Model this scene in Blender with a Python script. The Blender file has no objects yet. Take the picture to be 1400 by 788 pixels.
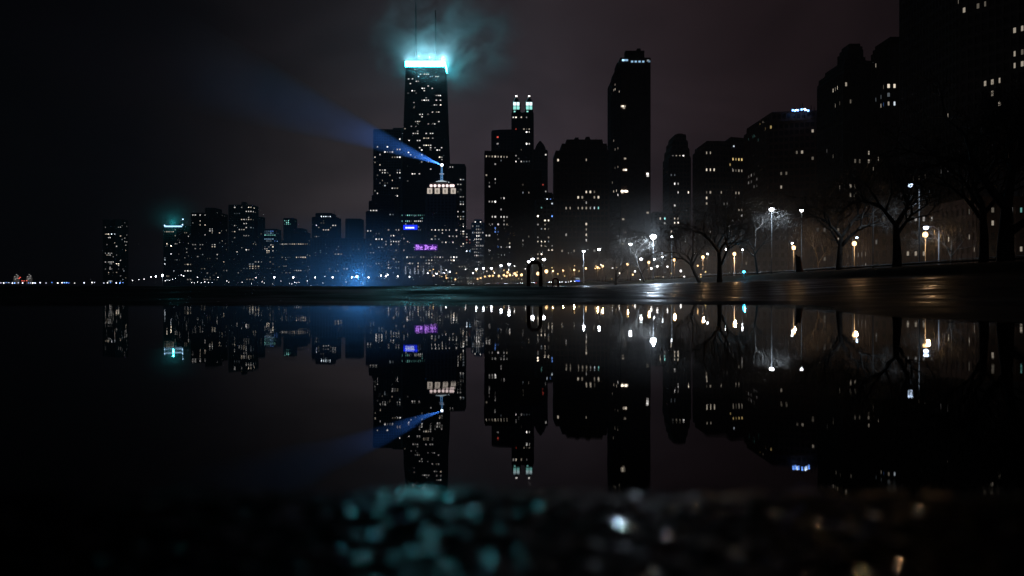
import bpy, bmesh, math, random
from mathutils import Vector, Matrix, noise

random.seed(7)
F, CX, CY, H = 1089.0, 700.0, 394.0, 0.25      # focal length and centre of a 1400 px wide frame, eye height
sc = bpy.context.scene
COL = sc.collection
LAND = 2.3                                     # level of the park and the city above the puddle
LAKE = -1.0

def pos(px, py, D):
    return Vector(((px - CX) / F * D, D, H + (CY - py) / F * D))

# ------------------------------------------------------------------ materials
def new_mat(name):
    m = bpy.data.materials.new(name); m.use_nodes = True
    nt = m.node_tree
    return m, nt, nt.nodes['Principled BSDF']

def mat(name, col, rough=0.7, metal=0.0, vary=0.35, scale=0.4, bump=0.0, coat=0.0):
    m, nt, b = new_mat(name)
    N, L = nt.nodes, nt.links
    tc = N.new('ShaderNodeTexCoord'); no = N.new('ShaderNodeTexNoise')
    no.inputs['Scale'].default_value = scale; no.inputs['Detail'].default_value = 5
    L.new(tc.outputs['Object'], no.inputs['Vector'])
    r = N.new('ShaderNodeValToRGB')
    r.color_ramp.elements[0].position = 0.3; r.color_ramp.elements[1].position = 0.7
    r.color_ramp.elements[0].color = [c * (1 - vary) for c in col] + [1]
    r.color_ramp.elements[1].color = [min(1, c * (1 + vary)) for c in col] + [1]
    L.new(no.outputs['Fac'], r.inputs['Fac']); L.new(r.outputs['Color'], b.inputs['Base Color'])
    b.inputs['Roughness'].default_value = rough; b.inputs['Metallic'].default_value = metal
    b.inputs['Coat Weight'].default_value = coat
    if bump:
        bp = N.new('ShaderNodeBump'); bp.inputs['Strength'].default_value = bump
        bp.inputs['Distance'].default_value = 0.05
        L.new(no.outputs['Fac'], bp.inputs['Height']); L.new(bp.outputs['Normal'], b.inputs['Normal'])
    return m

def glow(name, col, strength, sample=False):
    m, nt, b = new_mat(name)
    b.inputs['Base Color'].default_value = (0.02, 0.02, 0.02, 1)
    b.inputs['Roughness'].default_value = 0.4
    b.inputs['Emission Color'].default_value = (*col, 1)
    b.inputs['Emission Strength'].default_value = strength
    if not sample: m.cycles.emission_sampling = 'NONE'
    return m

STONE = [mat('limestone', (0.10, 0.095, 0.09), .8), mat('brown_brick', (0.085, 0.055, 0.045), .85),
         mat('dark_metal_cladding', (0.02, 0.02, 0.022), .5), mat('grey_concrete', (0.11, 0.11, 0.115), .8),
         mat('pale_stone', (0.3, 0.29, 0.28), .8)]
GLASS = mat('dark_window_glass', (0.008, 0.009, 0.011), .3)
for m_ in STONE: m_.node_tree.nodes['Principled BSDF'].inputs['Specular IOR Level'].default_value = .08; m_.node_tree.nodes['Principled BSDF'].inputs['Roughness'].default_value = .9
GLASS.node_tree.nodes['Principled BSDF'].inputs['Specular IOR Level'].default_value = .25
POLE = mat('painted_pole_metal', (0.05, 0.05, 0.052), .5, .1)
POLE_LIT = mat('lit_pole_metal', (0.4, 0.4, 0.42), .5, .2)  # pole metal lightened in colour to stand for lamp light on it
BLACKM = mat('black_painted_metal', (0.02, 0.02, 0.02), .35, .2)
BARK = mat('bare_winter_bark', (0.075, 0.06, 0.05), .9, scale=3, bump=.6)
TWIG = mat('bare_winter_twigs', (0.17, 0.155, 0.14), .8, scale=3)
REDM = mat('red_painted_metal', (0.22, 0.02, 0.018), .35)
CONC = mat('weathered_concrete', (0.16, 0.155, 0.15), .7, scale=2)

WIN = {}
WCOL = {'w': (1, .86, .68), 'n': (1, .95, .9), 'c': (.78, .9, 1), 't': (.35, .95, .85), 'b': (.15, .35, 1),
        'a': (1, .72, .28), 'r': (1, .12, .08), 'p': (.75, .8, 1), 'k': (.35, .62, .9)}
def wmat(c, lvl):
    k = (c, lvl)
    if k not in WIN:
        WIN[k] = glow('lit_window_%s' % {'w': 'warm', 'n': 'white', 'c': 'cool', 't': 'teal', 'b': 'blue', 'a': 'amber',
                                         'r': 'red', 'p': 'pale', 'k': 'sky'}[c],
                      WCOL[c], {0: .10, 1: .32, 2: .85, 3: 2.2, 4: 7}[lvl])
    return WIN[k]

# ------------------------------------------------------------------ mesh builder
class MB:
    def __init__(s): s.v = []; s.f = []; s.m = []; s.sm = []
    def add(s, vs, fs, mi=0, smooth=False):
        n = len(s.v); s.v += [tuple(v) for v in vs]
        for f in fs: s.f.append(tuple(i + n for i in f)); s.m.append(mi); s.sm.append(smooth)
    def box(s, c, ax, ay, az, mi=0):          # centre and three half axis vectors
        c = Vector(c); P = []
        for k in (-1, 1):
            for i, j in ((-1, -1), (1, -1), (1, 1), (-1, 1)): P.append(c + ax * i + ay * j + az * k)
        s.add(P, [(0, 3, 2, 1), (4, 5, 6, 7), (0, 1, 5, 4), (1, 2, 6, 5), (2, 3, 7, 6), (3, 0, 4, 7)], mi)
    def abox(s, x0, y0, z0, x1, y1, z1, mi=0):
        s.box(((x0 + x1) / 2, (y0 + y1) / 2, (z0 + z1) / 2), Vector(((x1 - x0) / 2, 0, 0)), Vector((0, (y1 - y0) / 2, 0)), Vector((0, 0, (z1 - z0) / 2)), mi)
    def prism(s, poly, z0, z1, mi=0, top=None, cap=True):
        n = len(poly); t = top or poly
        P = [Vector((p[0], p[1], z0)) for p in poly] + [Vector((p[0], p[1], z1)) for p in t]
        fs = [(i, (i + 1) % n, n + (i + 1) % n, n + i) for i in range(n)]
        if cap: fs += [tuple(range(n - 1, -1, -1)), tuple(range(n, 2 * n))]
        s.add(P, fs, mi)
    def tube(s, pts, rad, seg=8, mi=0, cap=True, smooth=True):
        rings = []; n = len(pts)
        for i, p in enumerate(pts):
            d = (pts[min(i + 1, n - 1)] - pts[max(i - 1, 0)]).normalized()
            u = d.orthogonal().normalized() if i == 0 else (u - d * u.dot(d)).normalized()
            w = d.cross(u); r = rad[i] if isinstance(rad, (list, tuple)) else rad
            rings.append([p + (u * math.cos(2 * math.pi * k / seg) + w * math.sin(2 * math.pi * k / seg)) * r for k in range(seg)])
        P = [q for R in rings for q in R]; fs = []
        for i in range(n - 1):
            for k in range(seg):
                a = i * seg + k; b = i * seg + (k + 1) % seg
                fs.append((a, b, b + seg, a + seg))
        if cap: fs += [tuple(range(seg - 1, -1, -1)), tuple(range((n - 1) * seg, n * seg))]
        s.add(P, fs, mi, smooth)
    def lathe(s, prof, c=(0, 0, 0), seg=12, mi=0, smooth=True):     # prof: list of (r, z)
        c = Vector(c); P = []; fs = []; n = len(prof)
        for r, z in prof:
            for k in range(seg):
                a = 2 * math.pi * k / seg; P.append(c + Vector((r * math.cos(a), r * math.sin(a), z)))
        for i in range(n - 1):
            for k in range(seg):
                a = i * seg + k; b = i * seg + (k + 1) % seg
                fs.append((a, b, b + seg, a + seg))
        fs += [tuple(range(seg - 1, -1, -1)), tuple(range((n - 1) * seg, n * seg))]
        s.add(P, fs, mi, smooth)
    def data(s, name, mats, org=Vector((0, 0, 0))):
        me = bpy.data.meshes.new(name)
        me.from_pydata([tuple(Vector(v) - org) for v in s.v], [], s.f)
        for m in (mats if isinstance(mats, (list, tuple)) else [mats]): me.materials.append(m)
        me.polygons.foreach_set('material_index', s.m); me.polygons.foreach_set('use_smooth', s.sm)
        me.update(); return me

def link(name, data, parent=None, loc=(0, 0, 0), rz=0, **props):
    o = bpy.data.objects.new(name, data); COL.objects.link(o)
    o.location = loc; o.rotation_euler = (0, 0, rz)
    if parent: o.parent = parent
    for k, v in props.items():
        if v: o[k] = v
    return o
def thing(name, label, cat, loc=(0, 0, 0), group=None, rz=0):
    return link(name, None, None, loc, rz, label=label, category=cat, group=group)
def copy_thing(r, loc, rz=0, label=None):
    c = r.copy(); COL.objects.link(c); c.location = loc; c.rotation_euler = (0, 0, rz)
    if label: c['label'] = label
    for ch in r.children:
        d = ch.copy(); COL.objects.link(d); d.parent = c
        for g in ch.children:
            e = g.copy(); COL.objects.link(e); e.parent = d
    return c

# ------------------------------------------------------------------ terrain
SH = [(-400, 60), (-60, 42), (60, 38.6), (80, 37.2), (140, 37.5), (190, 34), (270, 22), (450, -20), (600, -66), (700, -92), (800, -150), (870, -215),
      (930, -310), (1050, -450), (1200, -700), (1400, -1050), (1700, -1900), (3400, -6000)]
def shore(y):
    for (a, u), (b, v) in zip(SH, SH[1:]):
        if y <= b: return u + (v - u) * max(0, (y - a)) / (b - a)
    return SH[-1][1]
def ss(a, b, x):
    t = min(1, max(0, (x - a) / (b - a))); return t * t * (3 - 2 * t)
def edge_x(y):                       # brink of the lower promenade, the lake lies left of it beyond y = 26
    return -1e9 if y < 26 else 0.4 + (y - 26) * 0.068 if y < 200 else 12.2 + (y - 200) * 2
def ground_z(x, y):
    s = x - shore(y)
    if s >= 0: return LAND + 0.15 * noise.noise(Vector((x * .05, y * .05, 0))) + .35 * ss(0, 20, s)
    n = noise.noise(Vector((x * .35, y * .35, 3)))
    if y > 26 and x < edge_x(y) and y < 230: return -2.5
    if y >= 230:
        return LAND + (LAND + 2.5) * max(-1, s / 6)
    # slope up to the park
    zr = 0.95 * ss(2.0, 1, 0)
    toe = ss(-9, 0, s) * (LAND - .95)
    rise = .95 * ss(-36, -9, s) if s < -9 else .95
    # puddle basin: edge near y 12.4 in the middle, x about 3.6 on the right
    e = max(y - 12.2 - .5 * n, (x - 3.1 - .12 * abs(y - 6)) * 0.9 + .5 * n)
    if e < 0: z = -.012 + max(e, -1) * .02
    else:
        z = -.012 + .05 * ss(0, 1.2, e) + .006 * n
        if y > 13 and x < 6: z += .27 * ss(15, 25.5, y) * ss(6, 1, x)
        z += max(0, rise - .03) * ss(0, 5, e)
    if y < 14 and x < 3: z = min(z, .03)
    return z + toe

def axis(segs):
    out = [segs[0][0]]
    for a, b, st in segs:
        n = max(1, round((b - a) / st)); out += [a + (b - a) * (i + 1) / n for i in range(n)]
    return out
xs = axis([(-3100, -700, 150), (-700, -150, 25), (-150, -30, 8), (-30, -8, 1.5), (-8, 12, .35), (12, 30, 1.0), (30, 50, .8), (50, 120, 8), (120, 600, 60), (600, 3100, 250)])
ys = axis([(-300, -20, 40), (-20, 0, 4), (0, 18, .35), (18, 30, .5), (30, 90, 2), (90, 320, 5), (320, 1400, 15), (1400, 3150, 150)])
V = [(x, y, ground_z(x, y)) for y in ys for x in xs]
nx = len(xs)
Fc = [(j * nx + i, j * nx + i + 1, (j + 1) * nx + i + 1, (j + 1) * nx + i) for j in range(len(ys) - 1) for i in range(nx - 1)]
me = bpy.data.meshes.new('ground'); me.from_pydata(V, [], Fc); me.polygons.foreach_set('use_smooth', [True] * len(Fc))
# wet concrete near the water, dead turf and soil above it
m, nt, b = new_mat('wet_concrete_and_turf'); N, L = nt.nodes, nt.links
tc = N.new('ShaderNodeTexCoord'); sx = N.new('ShaderNodeSeparateXYZ'); L.new(tc.outputs['Object'], sx.inputs[0])
def noise_node(sc_, det=6, vec=None, rough=.6):
    n = N.new('ShaderNodeTexNoise'); n.inputs['Scale'].default_value = sc_; n.inputs['Detail'].default_value = det
    n.inputs['Roughness'].default_value = rough
    L.new(vec or tc.outputs['Object'], n.inputs['Vector']); return n
def ramp(src, a, ca, b_, cb):
    r = N.new('ShaderNodeValToRGB'); e = r.color_ramp.elements
    e[0].position = a; e[1].position = b_; e[0].color = ca; e[1].color = cb
    L.new(src, r.inputs['Fac']); return r
g = lambda v: (v, v, v, 1)
n1 = noise_node(.35); n2 = noise_node(14, 8); n3 = noise_node(60, 4)
c1 = ramp(n2.outputs['Fac'], .3, (.035, .035, .036, 1), .7, (.09, .088, .085, 1))
c2 = ramp(n2.outputs['Fac'], .3, (.012, .014, .008, 1), .7, (.035, .032, .02, 1))
mr = N.new('ShaderNodeMapRange'); mr.inputs[1].default_value = 1.0; mr.inputs[2].default_value = 1.35
L.new(sx.outputs['Z'], mr.inputs[0])
mx = N.new('ShaderNodeMix'); mx.data_type = 'RGBA'
L.new(mr.outputs[0], mx.inputs['Factor']); L.new(c1.outputs['Color'], mx.inputs['A']); L.new(c2.outputs['Color'], mx.inputs['B'])
L.new(mx.outputs['Result'], b.inputs['Base Color'])
r1 = ramp(n1.outputs['Fac'], .40, g(.28), .62, g(.75))
mx2 = N.new('ShaderNodeMix'); L.new(mr.outputs[0], mx2.inputs['Factor']); L.new(r1.outputs['Color'], mx2.inputs['A']); mx2.inputs['B'].default_value = .95
L.new(mx2.outputs['Result'], b.inputs['Roughness'])
mx3 = N.new('ShaderNodeMapRange'); mx3.inputs[1].default_value = 1.0; mx3.inputs[2].default_value = 1.3; mx3.inputs[3].default_value = .1; mx3.inputs[4].default_value = .02
L.new(sx.outputs['Z'], mx3.inputs[0]); L.new(mx3.outputs[0], b.inputs['Specular IOR Level'])
bp = N.new('ShaderNodeBump'); bp.inputs['Strength'].default_value = .55; bp.inputs['Distance'].default_value = .012
L.new(n2.outputs['Fac'], bp.inputs['Height']); L.new(bp.outputs['Normal'], b.inputs['Normal'])
me.materials.append(m)
link('ground', me, kind='structure')

def water(name, rough, bumpd=0):
    m, nt, b = new_mat(name)
    b.inputs['Base Color'].default_value = (.003, .003, .0035, 1); b.inputs['IOR'].default_value = 1.33 if bumpd else 1.24
    b.inputs['Roughness'].default_value = rough
    if bumpd:
        N, L = nt.nodes, nt.links
        tc = N.new('ShaderNodeTexCoord'); n = N.new('ShaderNodeTexNoise'); n.inputs['Scale'].default_value = .6; n.inputs['Detail'].default_value = 4
        bp = N.new('ShaderNodeBump'); bp.inputs['Distance'].default_value = bumpd
        L.new(tc.outputs['Object'], n.inputs['Vector']); L.new(n.outputs['Fac'], bp.inputs['Height']); L.new(bp.outputs['Normal'], b.inputs['Normal'])
    return m
mb = MB(); mb.add([(-3100, -300, LAKE), (3100, -300, LAKE), (3100, 3150, LAKE), (-3100, 3150, LAKE)], [(0, 1, 2, 3)])
link('lake_water', mb.data('lake_water', water('lake_water', .1, .15)), kind='structure')

# the puddle: flat far off, a thin film over coarse aggregate right before the lens
def film(x, y):
    a = 1 - ss(.88, 1.0, y + .07 * noise.noise(Vector((x * 7, y * 5, 5))))
    if a <= 0: return 0
    v = Vector((x * 58, y * 36, 1.7))
    h = .0027 * noise.noise(v) * (1 + .8 * noise.noise(Vector((x * 14, y * 10, 8)))) + 0.0008 * noise.noise(v * 2.3 + Vector((9, 2, 4)))
    return a * h
px_ = axis([(-14, -.75, 1.2), (-.75, .75, .0025), (.75, 8, .6)])
py_ = axis([(-6, .6, .8), (.6, 1.02, .0025), (1.02, 16, .6)])
V = [(x, y, film(x, y)) for y in py_ for x in px_]; nx = len(px_)
Fc = [(j * nx + i, j * nx + i + 1, (j + 1) * nx + i + 1, (j + 1) * nx + i) for j in range(len(py_) - 1) for i in range(nx - 1)]
me = bpy.data.meshes.new('puddle'); me.from_pydata(V, [], Fc); me.polygons.foreach_set('use_smooth', [True] * len(Fc))
m = water('puddle_water', 0.0)
nt = m.node_tree; N, L = nt.nodes, nt.links; b = N['Principled BSDF']
tc = N.new('ShaderNodeTexCoord'); sx = N.new('ShaderNodeSeparateXYZ'); L.new(tc.outputs['Object'], sx.inputs[0])
mr = N.new('ShaderNodeMapRange'); mr.inputs[1].default_value = 1.0; mr.inputs[2].default_value = .9; mr.inputs[3].default_value = 0; mr.inputs[4].default_value = .035
L.new(sx.outputs['Y'], mr.inputs[0])
nz = N.new('ShaderNodeTexNoise'); nz.inputs['Scale'].default_value = 30; nz.inputs['Detail'].default_value = 1.5; L.new(tc.outputs['Object'], nz.inputs['Vector'])
dry = N.new('ShaderNodeMapRange'); dry.inputs[1].default_value = .57; dry.inputs[2].default_value = .52; dry.inputs[3].default_value = 0; dry.inputs[4].default_value = 1; L.new(nz.outputs['Fac'], dry.inputs[0])
near = N.new('ShaderNodeMapRange'); near.inputs[1].default_value = 1.0; near.inputs[2].default_value = .93; near.inputs[3].default_value = 0; near.inputs[4].default_value = 1; nw = N.new('ShaderNodeTexNoise'); nw.inputs['Scale'].default_value = 9; nw.inputs['Detail'].default_value = 3; L.new(tc.outputs['Object'], nw.inputs['Vector'])
ny = N.new('ShaderNodeMath'); ny.operation = 'MULTIPLY_ADD'; L.new(nw.outputs['Fac'], ny.inputs[0]); ny.inputs[1].default_value = .22; L.new(sx.outputs['Y'], ny.inputs[2])
nq = N.new('ShaderNodeMath'); nq.operation = 'SUBTRACT'; L.new(ny.outputs[0], nq.inputs[0]); nq.inputs[1].default_value = .11; L.new(nq.outputs[0], near.inputs[0])
rp = N.new('ShaderNodeTexNoise'); rp.inputs['Scale'].default_value = 2.2; rp.inputs['Detail'].default_value = 2; L.new(tc.outputs['Object'], rp.inputs['Vector'])
rb = N.new('ShaderNodeBump'); rb.inputs['Strength'].default_value = 1; rb.inputs['Distance'].default_value = .0011; L.new(rp.outputs['Fac'], rb.inputs['Height']); L.new(rb.outputs['Normal'], b.inputs['Normal'])
mk = N.new('ShaderNodeMath'); mk.operation = 'MULTIPLY'; L.new(dry.outputs[0], mk.inputs[0]); L.new(near.outputs[0], mk.inputs[1])
mxr = N.new('ShaderNodeMix'); L.new(mk.outputs[0], mxr.inputs['Factor']); L.new(mr.outputs[0], mxr.inputs['A']); mxr.inputs['B'].default_value = .55; L.new(mxr.outputs['Result'], b.inputs['Roughness'])
mxs = N.new('ShaderNodeMix'); L.new(mk.outputs[0], mxs.inputs['Factor']); mxs.inputs['A'].default_value = .5; mxs.inputs['B'].default_value = .015; L.new(mxs.outputs['Result'], b.inputs['Specular IOR Level'])
me.materials.append(m)
link('puddle', me, kind='structure')

# road along the shore
def along(s0, s1, z, ya, yb, name, m, dashed=False, st=6):
    mb = MB(); y = ya; P = []
    while y <= yb:
        t = Vector((shore(y + 5) - shore(y - 5), 10)).normalized(); n = Vector((t.y, -t.x))
        c = Vector((shore(y), y)); P.append((c + n * s0, c + n * s1)); y += st
    for i, (a, b_) in enumerate(zip(P, P[1:])):
        if dashed and i % 2: continue
        q = [(*a[0], z), (*a[1], z), (*b_[1], z), (*b_[0], z)]; mb.add(q, [(0, 1, 2, 3)])
    return mb.data(name, m)
link('road', along(34, 52, LAND + .46, 40, 940, 'road', mat('wet_asphalt', (.03, .03, .032), .25, scale=2, bump=.3)), kind='structure')
link('road_markings', along(42.8, 43.1, LAND + .466, 40, 940, 'road_markings', mat('road_paint', (.6, .6, .58), .5), True), kind='structure')
link('path', along(3, 6, LAND + .44, 20, 640, 'path', mat('park_path_concrete', (.12, .115, .11), .5, scale=2)), kind='structure')

# ------------------------------------------------------------------ buildings
def on_front(front, px):
    for (a, b_) in zip(front, front[1:]):
        lo, hi = (a, b_)
        k = (px - CX) / F
        d = b_ - a
        # ray x = k*y hits segment a + t d
        den = d.x - k * d.y
        if abs(den) < 1e-9: continue
        t = (k * a.y - a.x) / den
        if -1e-6 <= t <= 1.000001: return a, b_, t
    return None

def building(name, label, cat, D, tiers, depth=30, fh=3.8, bay=4.2, stone=0, wins='', rnd=0, rcols='wwnc', lv=(1, 2, 2, 3), base=LAND,
             pier=.28, span=.35, rbox=None, hw=None, seed=None, group=None, plain=False):
    """tiers: [(front, y_bottom or None, y_top)], front = [(px, extra distance), ...] from left to right in photo pixels"""
    rs = random.Random(seed if seed is not None else hash_(label))
    allp = []
    T = []
    for front, yb, yt in tiers:
        fr = [Vector(((px - CX) / F * (D + dd), D + dd)) for px, dd in front]
        z0 = base - .5 if yb is None else pos(0, yb, D).z
        z1 = pos(0, yt, D).z
        Wd = (fr[-1] - fr[0]).length; dp = depth
        if front[0][0] > 740:            # the left flank shows: its far corner makes the outline
            dp = min(depth, .42 * Wd * F / (front[0][0] - CX)); y0 = fr[0].y
            xb = (front[0][0] - CX) / F * (y0 + dp); fr = [Vector((xb, y0 + dp)), Vector((xb, y0))] + [q for q in fr[1:] if q.x > xb + 2]
        elif front[-1][0] < 660:         # the right flank shows
            dp = min(depth, .42 * Wd * F / (CX - front[-1][0])); y0 = fr[-1].y
            xb = (front[-1][0] - CX) / F * (y0 + dp); fr = [q for q in fr[:-1] if q.x < xb - 2] + [Vector((xb, y0)), Vector((xb, y0 + dp))]
        T.append((fr, z0, z1, dp)); allp += fr
    c = sum(allp, Vector((0, 0))) / len(allp)
    org = Vector((c.x, D + depth / 2, base))
    root = thing(name, label, cat, org, group)
    mb = MB()
    for fr, z0, z1, dp in T:
        yb_ = max(q.y for q in fr) if fr[0].y - fr[1].y > 5 or fr[-1].y - fr[-2].y > 5 else max(fr[0].y, fr[-1].y) + dp
        poly = list(fr)
        if fr[-1].y < yb_ - .5: poly.append(Vector((fr[-1].x, yb_)))
        if fr[0].y < yb_ - .5: poly.append(Vector((fr[0].x, yb_)))
        mb.prism([tuple(p) for p in poly], z0, z1, 1)
        mb.prism([tuple(p + (p - (c + Vector((0, depth / 2)))).normalized() * .5) for p in poly], z1, z1 + 1.2, 0)      # parapet
        edges = [e for e in zip(poly, poly[1:] + poly[:1]) if not (e[0].y > yb_ - .5 and e[1].y > yb_ - .5)]
        for a, b_ in edges:
            d = b_ - a; Ln = d.length
            if Ln < 2: continue
            d = d / Ln; nrm = Vector((d.y, -d.x)); nb = max(1, round(Ln / bay)); w = Ln / nb
            up = Vector((0, 0, 1)); d3 = Vector((*d, 0)); n3 = Vector((*nrm, 0))
            for i in range(nb + 1):
                pw = w * pier * .5 * (1.6 if i in (0, nb) else 1)
                q = a + d * (i * w)
                mb.box((q.x + n3.x * .2, q.y + n3.y * .2, (z0 + z1) / 2), d3 * pw, n3 * .25, up * ((z1 - z0) / 2), 0)
            z = z0; mid = (a + b_) / 2
            while z < z1:
                mb.box((mid.x + n3.x * .1, mid.y + n3.y * .1, z), d3 * (Ln / 2), n3 * .22, up * (fh * span / 2), 0); z += fh
    link('facade', mb.data('facade', [STONE[stone], GLASS], org), root)
    used = set(); cache = {}; cnt = [0]
    def put(px, py, col, lvl, wide=1.0):
        if D < 600 and lvl >= 2: lvl -= 1
        if D < 250 and lvl >= 1: lvl = min(lvl, 2 if D < 225 else 1)
        if cnt[0] >= 100: return
        for fr, z0, z1, dp in reversed(T):
            r = on_front(fr, px)
            if not r: continue
            a, b_, t = r
            q = a + (b_ - a) * t
            z = H + (CY - py) / F * q.y
            if not (z0 - 1 <= z <= z1 + 1): continue
            Ln = (b_ - a).length; nb = max(1, round(Ln / bay)); w = Ln / nb
            i = min(nb - 1, int(t * nb)); k = max(0, min(int((z1 - z0) / fh) - 1, int((z - z0) / fh)))
            key = (tuple(a), i, k, round(z0))
            if key in used: return
            used.add(key)
            d = (b_ - a) / Ln; nrm = Vector((d.y, -d.x))
            p = a + d * ((i + .5) * w) + nrm * .08
            zc = z0 + k * fh + fh * (span / 2 + (1 - span) / 2)
            q_ = rs.random(); lvl = max(0, lvl - 1) if q_ < .2 else min(4, lvl + 1) if q_ > .93 and D >= 600 else lvl
            sz = rs.choice((.5, .65, .8, .95, 1.1) if D >= 700 else (.5, .65, .8) if D > 250 else (.42, .55, .65)); ck = (col, lvl, round(w, 2), sz)
            if ck not in cache:
                m_ = MB(); hx = w * (1 - pier) / 2 * .68 * sz; hz = fh * (1 - span) / 2 * .66
                m_.abox(-hx, -.06, -hz, hx, .06, hz); cache[ck] = m_.data('window', wmat(col, lvl))
            link('window', cache[ck], root, (p.x - org.x, p.y - org.y, zc - org.z), math.atan2(d.y, d.x)); cnt[0] += 1
            return
    for tok in wins.split():
        a = tok.split(','); px, py = float(a[0]), float(a[1])
        code = a[2] if len(a) > 2 else 'w2'; n = int(a[3]) if len(a) > 3 else 1
        fr = T[0][0]; step = bay / (D / F)
        for i in range(n): put(px + i * step, py, code[0], int(code[1]))
    if rnd:
        if rbox is None:
            fr = tiers[0][0]; rbox = (fr[0][0] + 1, tiers[0][2] + 3, fr[-1][0] - 1, 384)
        n0 = cnt[0]
        for _ in range(rnd * 9):
            if cnt[0] >= min(100, n0 + rnd * (2.2 if D >= 700 else .35)): break
            x = rs.uniform(rbox[0], rbox[2]); y = rs.uniform(rbox[1], rbox[3])
            cc = rs.choice(rcols); l = rs.choice(lv)
            for j in range(rs.choice((1, 1, 1, 2, 2, 3))): put(x + j * bay / (D / F), y, cc, l)
    root['_d'] = 0; del root['_d']
    return root, T, org
def hash_(s):
    h = 7
    for ch in s: h = (h * 31 + ord(ch)) % 1000003
    return h
def part_box(name, root, org, D, px0, px1, y0, y1, depth, m, dd=0, label=None):      # y0 bottom, y1 top
    a = pos(px0, y0, D + dd); b_ = pos(px1, y1, D + dd); mb = MB()
    mb.abox(a.x, a.y, a.z, b_.x, a.y + depth, b_.z)
    return link(name, mb.data(name, m, org), root, label=label)
def mast(root, org, px, yb, yt, D, r0, r1, name='antenna', m=BLACKM, dd=0):
    a = pos(px, yb, D + dd); b_ = pos(px, yt, D + dd); mb = MB()
    n = 6; mb.tube([a.lerp(b_, i / n) for i in range(n + 1)], [r0 + (r1 - r0) * (i // 2) / 3 for i in range(n + 1)], 6)
    return link(name, mb.data(name, m, org), root)
def lights(spec, name, root, org, D, dd, m, w, h):      # small lamps on a building: spec [(px,py)]
    for i, (px, py) in enumerate(spec):
        p = pos(px, py, D + dd); mb = MB(); mb.abox(-w / 2, -.3, -h / 2, w / 2, .3, h / 2)
        link(name, mb.data(name, m), root, p - org)

# ---- far left
building('apartment_tower', 'slender dark apartment tower standing alone at the far left of the skyline', 'tower', 1650,
  [([(141, 0), (158, -6), (175, 0)], None, 301)], 28, 3.6, 3.9, 3,
  '145,310,n1 171,302,n1 173,310,n1 145,320 149,324,n2,2 164,324 173,321,n1 171,330,n2,2 171,327,n2 160,338,n1 148,346,n2,3 148,349,n2,2 146,349 172,343 145,359,n2,5 161,364,n2 150,369,n2,2 149,372 151,366,n2 145,369,n1 162,369,n1 168,369,n1 148,376,n1 160,348,n1 164,377,n1 155,352,n1 165,355,n1 172,336,n1 146,335,n1', 10)
r, T, o = building('office_tower', 'dark tower with a blue lit band along its roof edge under a teal cloud', 'tower', 1500,
  [([(224, 0), (250, 0)], None, 311)], 30, 3.8, 4.2, 3,
  '226,316,w2,4 237,316,w1 243,329,n1,2 229,336,n1 226,352,c2 226,356,c2 226,361,c2 244,349,n1 241,355,n1 233,362,n1 245,357,w1 240,369,n1,4', 6)
part_box('light_band', r, o, 1500, 225, 248.5, 310.6, 308.8, 1.0, wmat('k', 3), -1.6)
lights([(225, 308.5), (249.5, 307.5), (250, 300)], 'roof_lamp', r, o, 1500, -2, wmat('k', 4), 1.6, 1.6)
mast(r, o, 250, 310, 298, 1500, .5, .3, 'pole')
building('apartment_block', 'low dark block squeezed between the blue banded tower and the stepped tower', 'apartment building', 1560,
  [([(249, 0), (266, 0)], None, 310)], 30, 3.5, 4, 1, '256,319 257,324,n2 257,334,n1 258,350,n1 254,345,n1', 6, lv=(1, 1, 2))
r, T, o = building('apartment_tower', 'wide dark tower with a raised middle block left of the tall rounded tower', 'tower', 1450,
  [([(262, 0), (311, 4)], None, 292), ([(281, 1), (303, 3)], 292, 285)], 34, 3.6, 4.3, 1,
  '265,293,n2,2 272,293,n2 280,292,n1 297,292,n2 300,292,n1 272,303 272,307 265,306,n1 281,307 286,312,n2,2 287,315,n2,2 302,315 309,316,n1 265,334,n2,2 273,334,n2,2 289,335,n2,2 274,340 268,339,n1 308,332,n1 297,349,n2,2 298,354,n1 296,364,n3,3 269,352,n1 268,361,n1 298,380,n2,2 280,322,n1', 10, lv=(0, 1, 1, 2))
r, T, o = building('apartment_tower', 'tall dark tower with a small roof box and rows of lights near its top', 'tower', 1420,
  [([(313, 0), (353, 0)], None, 281), ([(331, 1), (338, 1)], 281, 277), ([(353, 6), (362, 8)], None, 297)], 34, 3.6, 4.2, 3,
  '322,282,n2 332,282,n2 338,282,w2,4 337,290,n2,5 334,300,n2,2 339,298,n3 340,300,w2,3 333,305,n2,2 320,309,n2 328,314,n2,2 322,326,n1 335,322,n2,3 339,323,w2 353,318,n1 353,325,n2 346,333,w2,3 348,331,n1 330,339,n1 337,342,n2,2 323,345,n1 341,364,w2,4 349,364,w1,2 339,371,n1 355,360,w1 357,320,w1', 14, lv=(0, 1, 1, 2))
r, T, o = building('office_building', 'short office block glowing blue and teal on five floors', 'office building', 1380,
  [([(361, 0), (384, 0)], None, 314)], 30, 3.4, 3.6, 3,
  '363,317,k1,3 371,317,b2,2 378,317,r1 363,320,k1,7 362,323,t2,6 363,326,k2,6 364,329,c1,3 376,329,b2,2 363,341,n2,2 366,343,w3,2 370,335,n2 373,338,w2 372,342,n2 361,337,n1 364,346,w3,2 369,338,n1 374,334,w1', 0)
building('office_tower', 'small distant tower with a teal lit top behind the low rooftops', 'office tower', 1700,
  [([(388, 0), (406, 0)], None, 299)], 30, 3.6, 3.8, 3, '390,301,t2,3 391,304,t3,2 390,307,t2,3 401,302,t1,2 404,301,t2 396,306,t1', 0)
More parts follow.
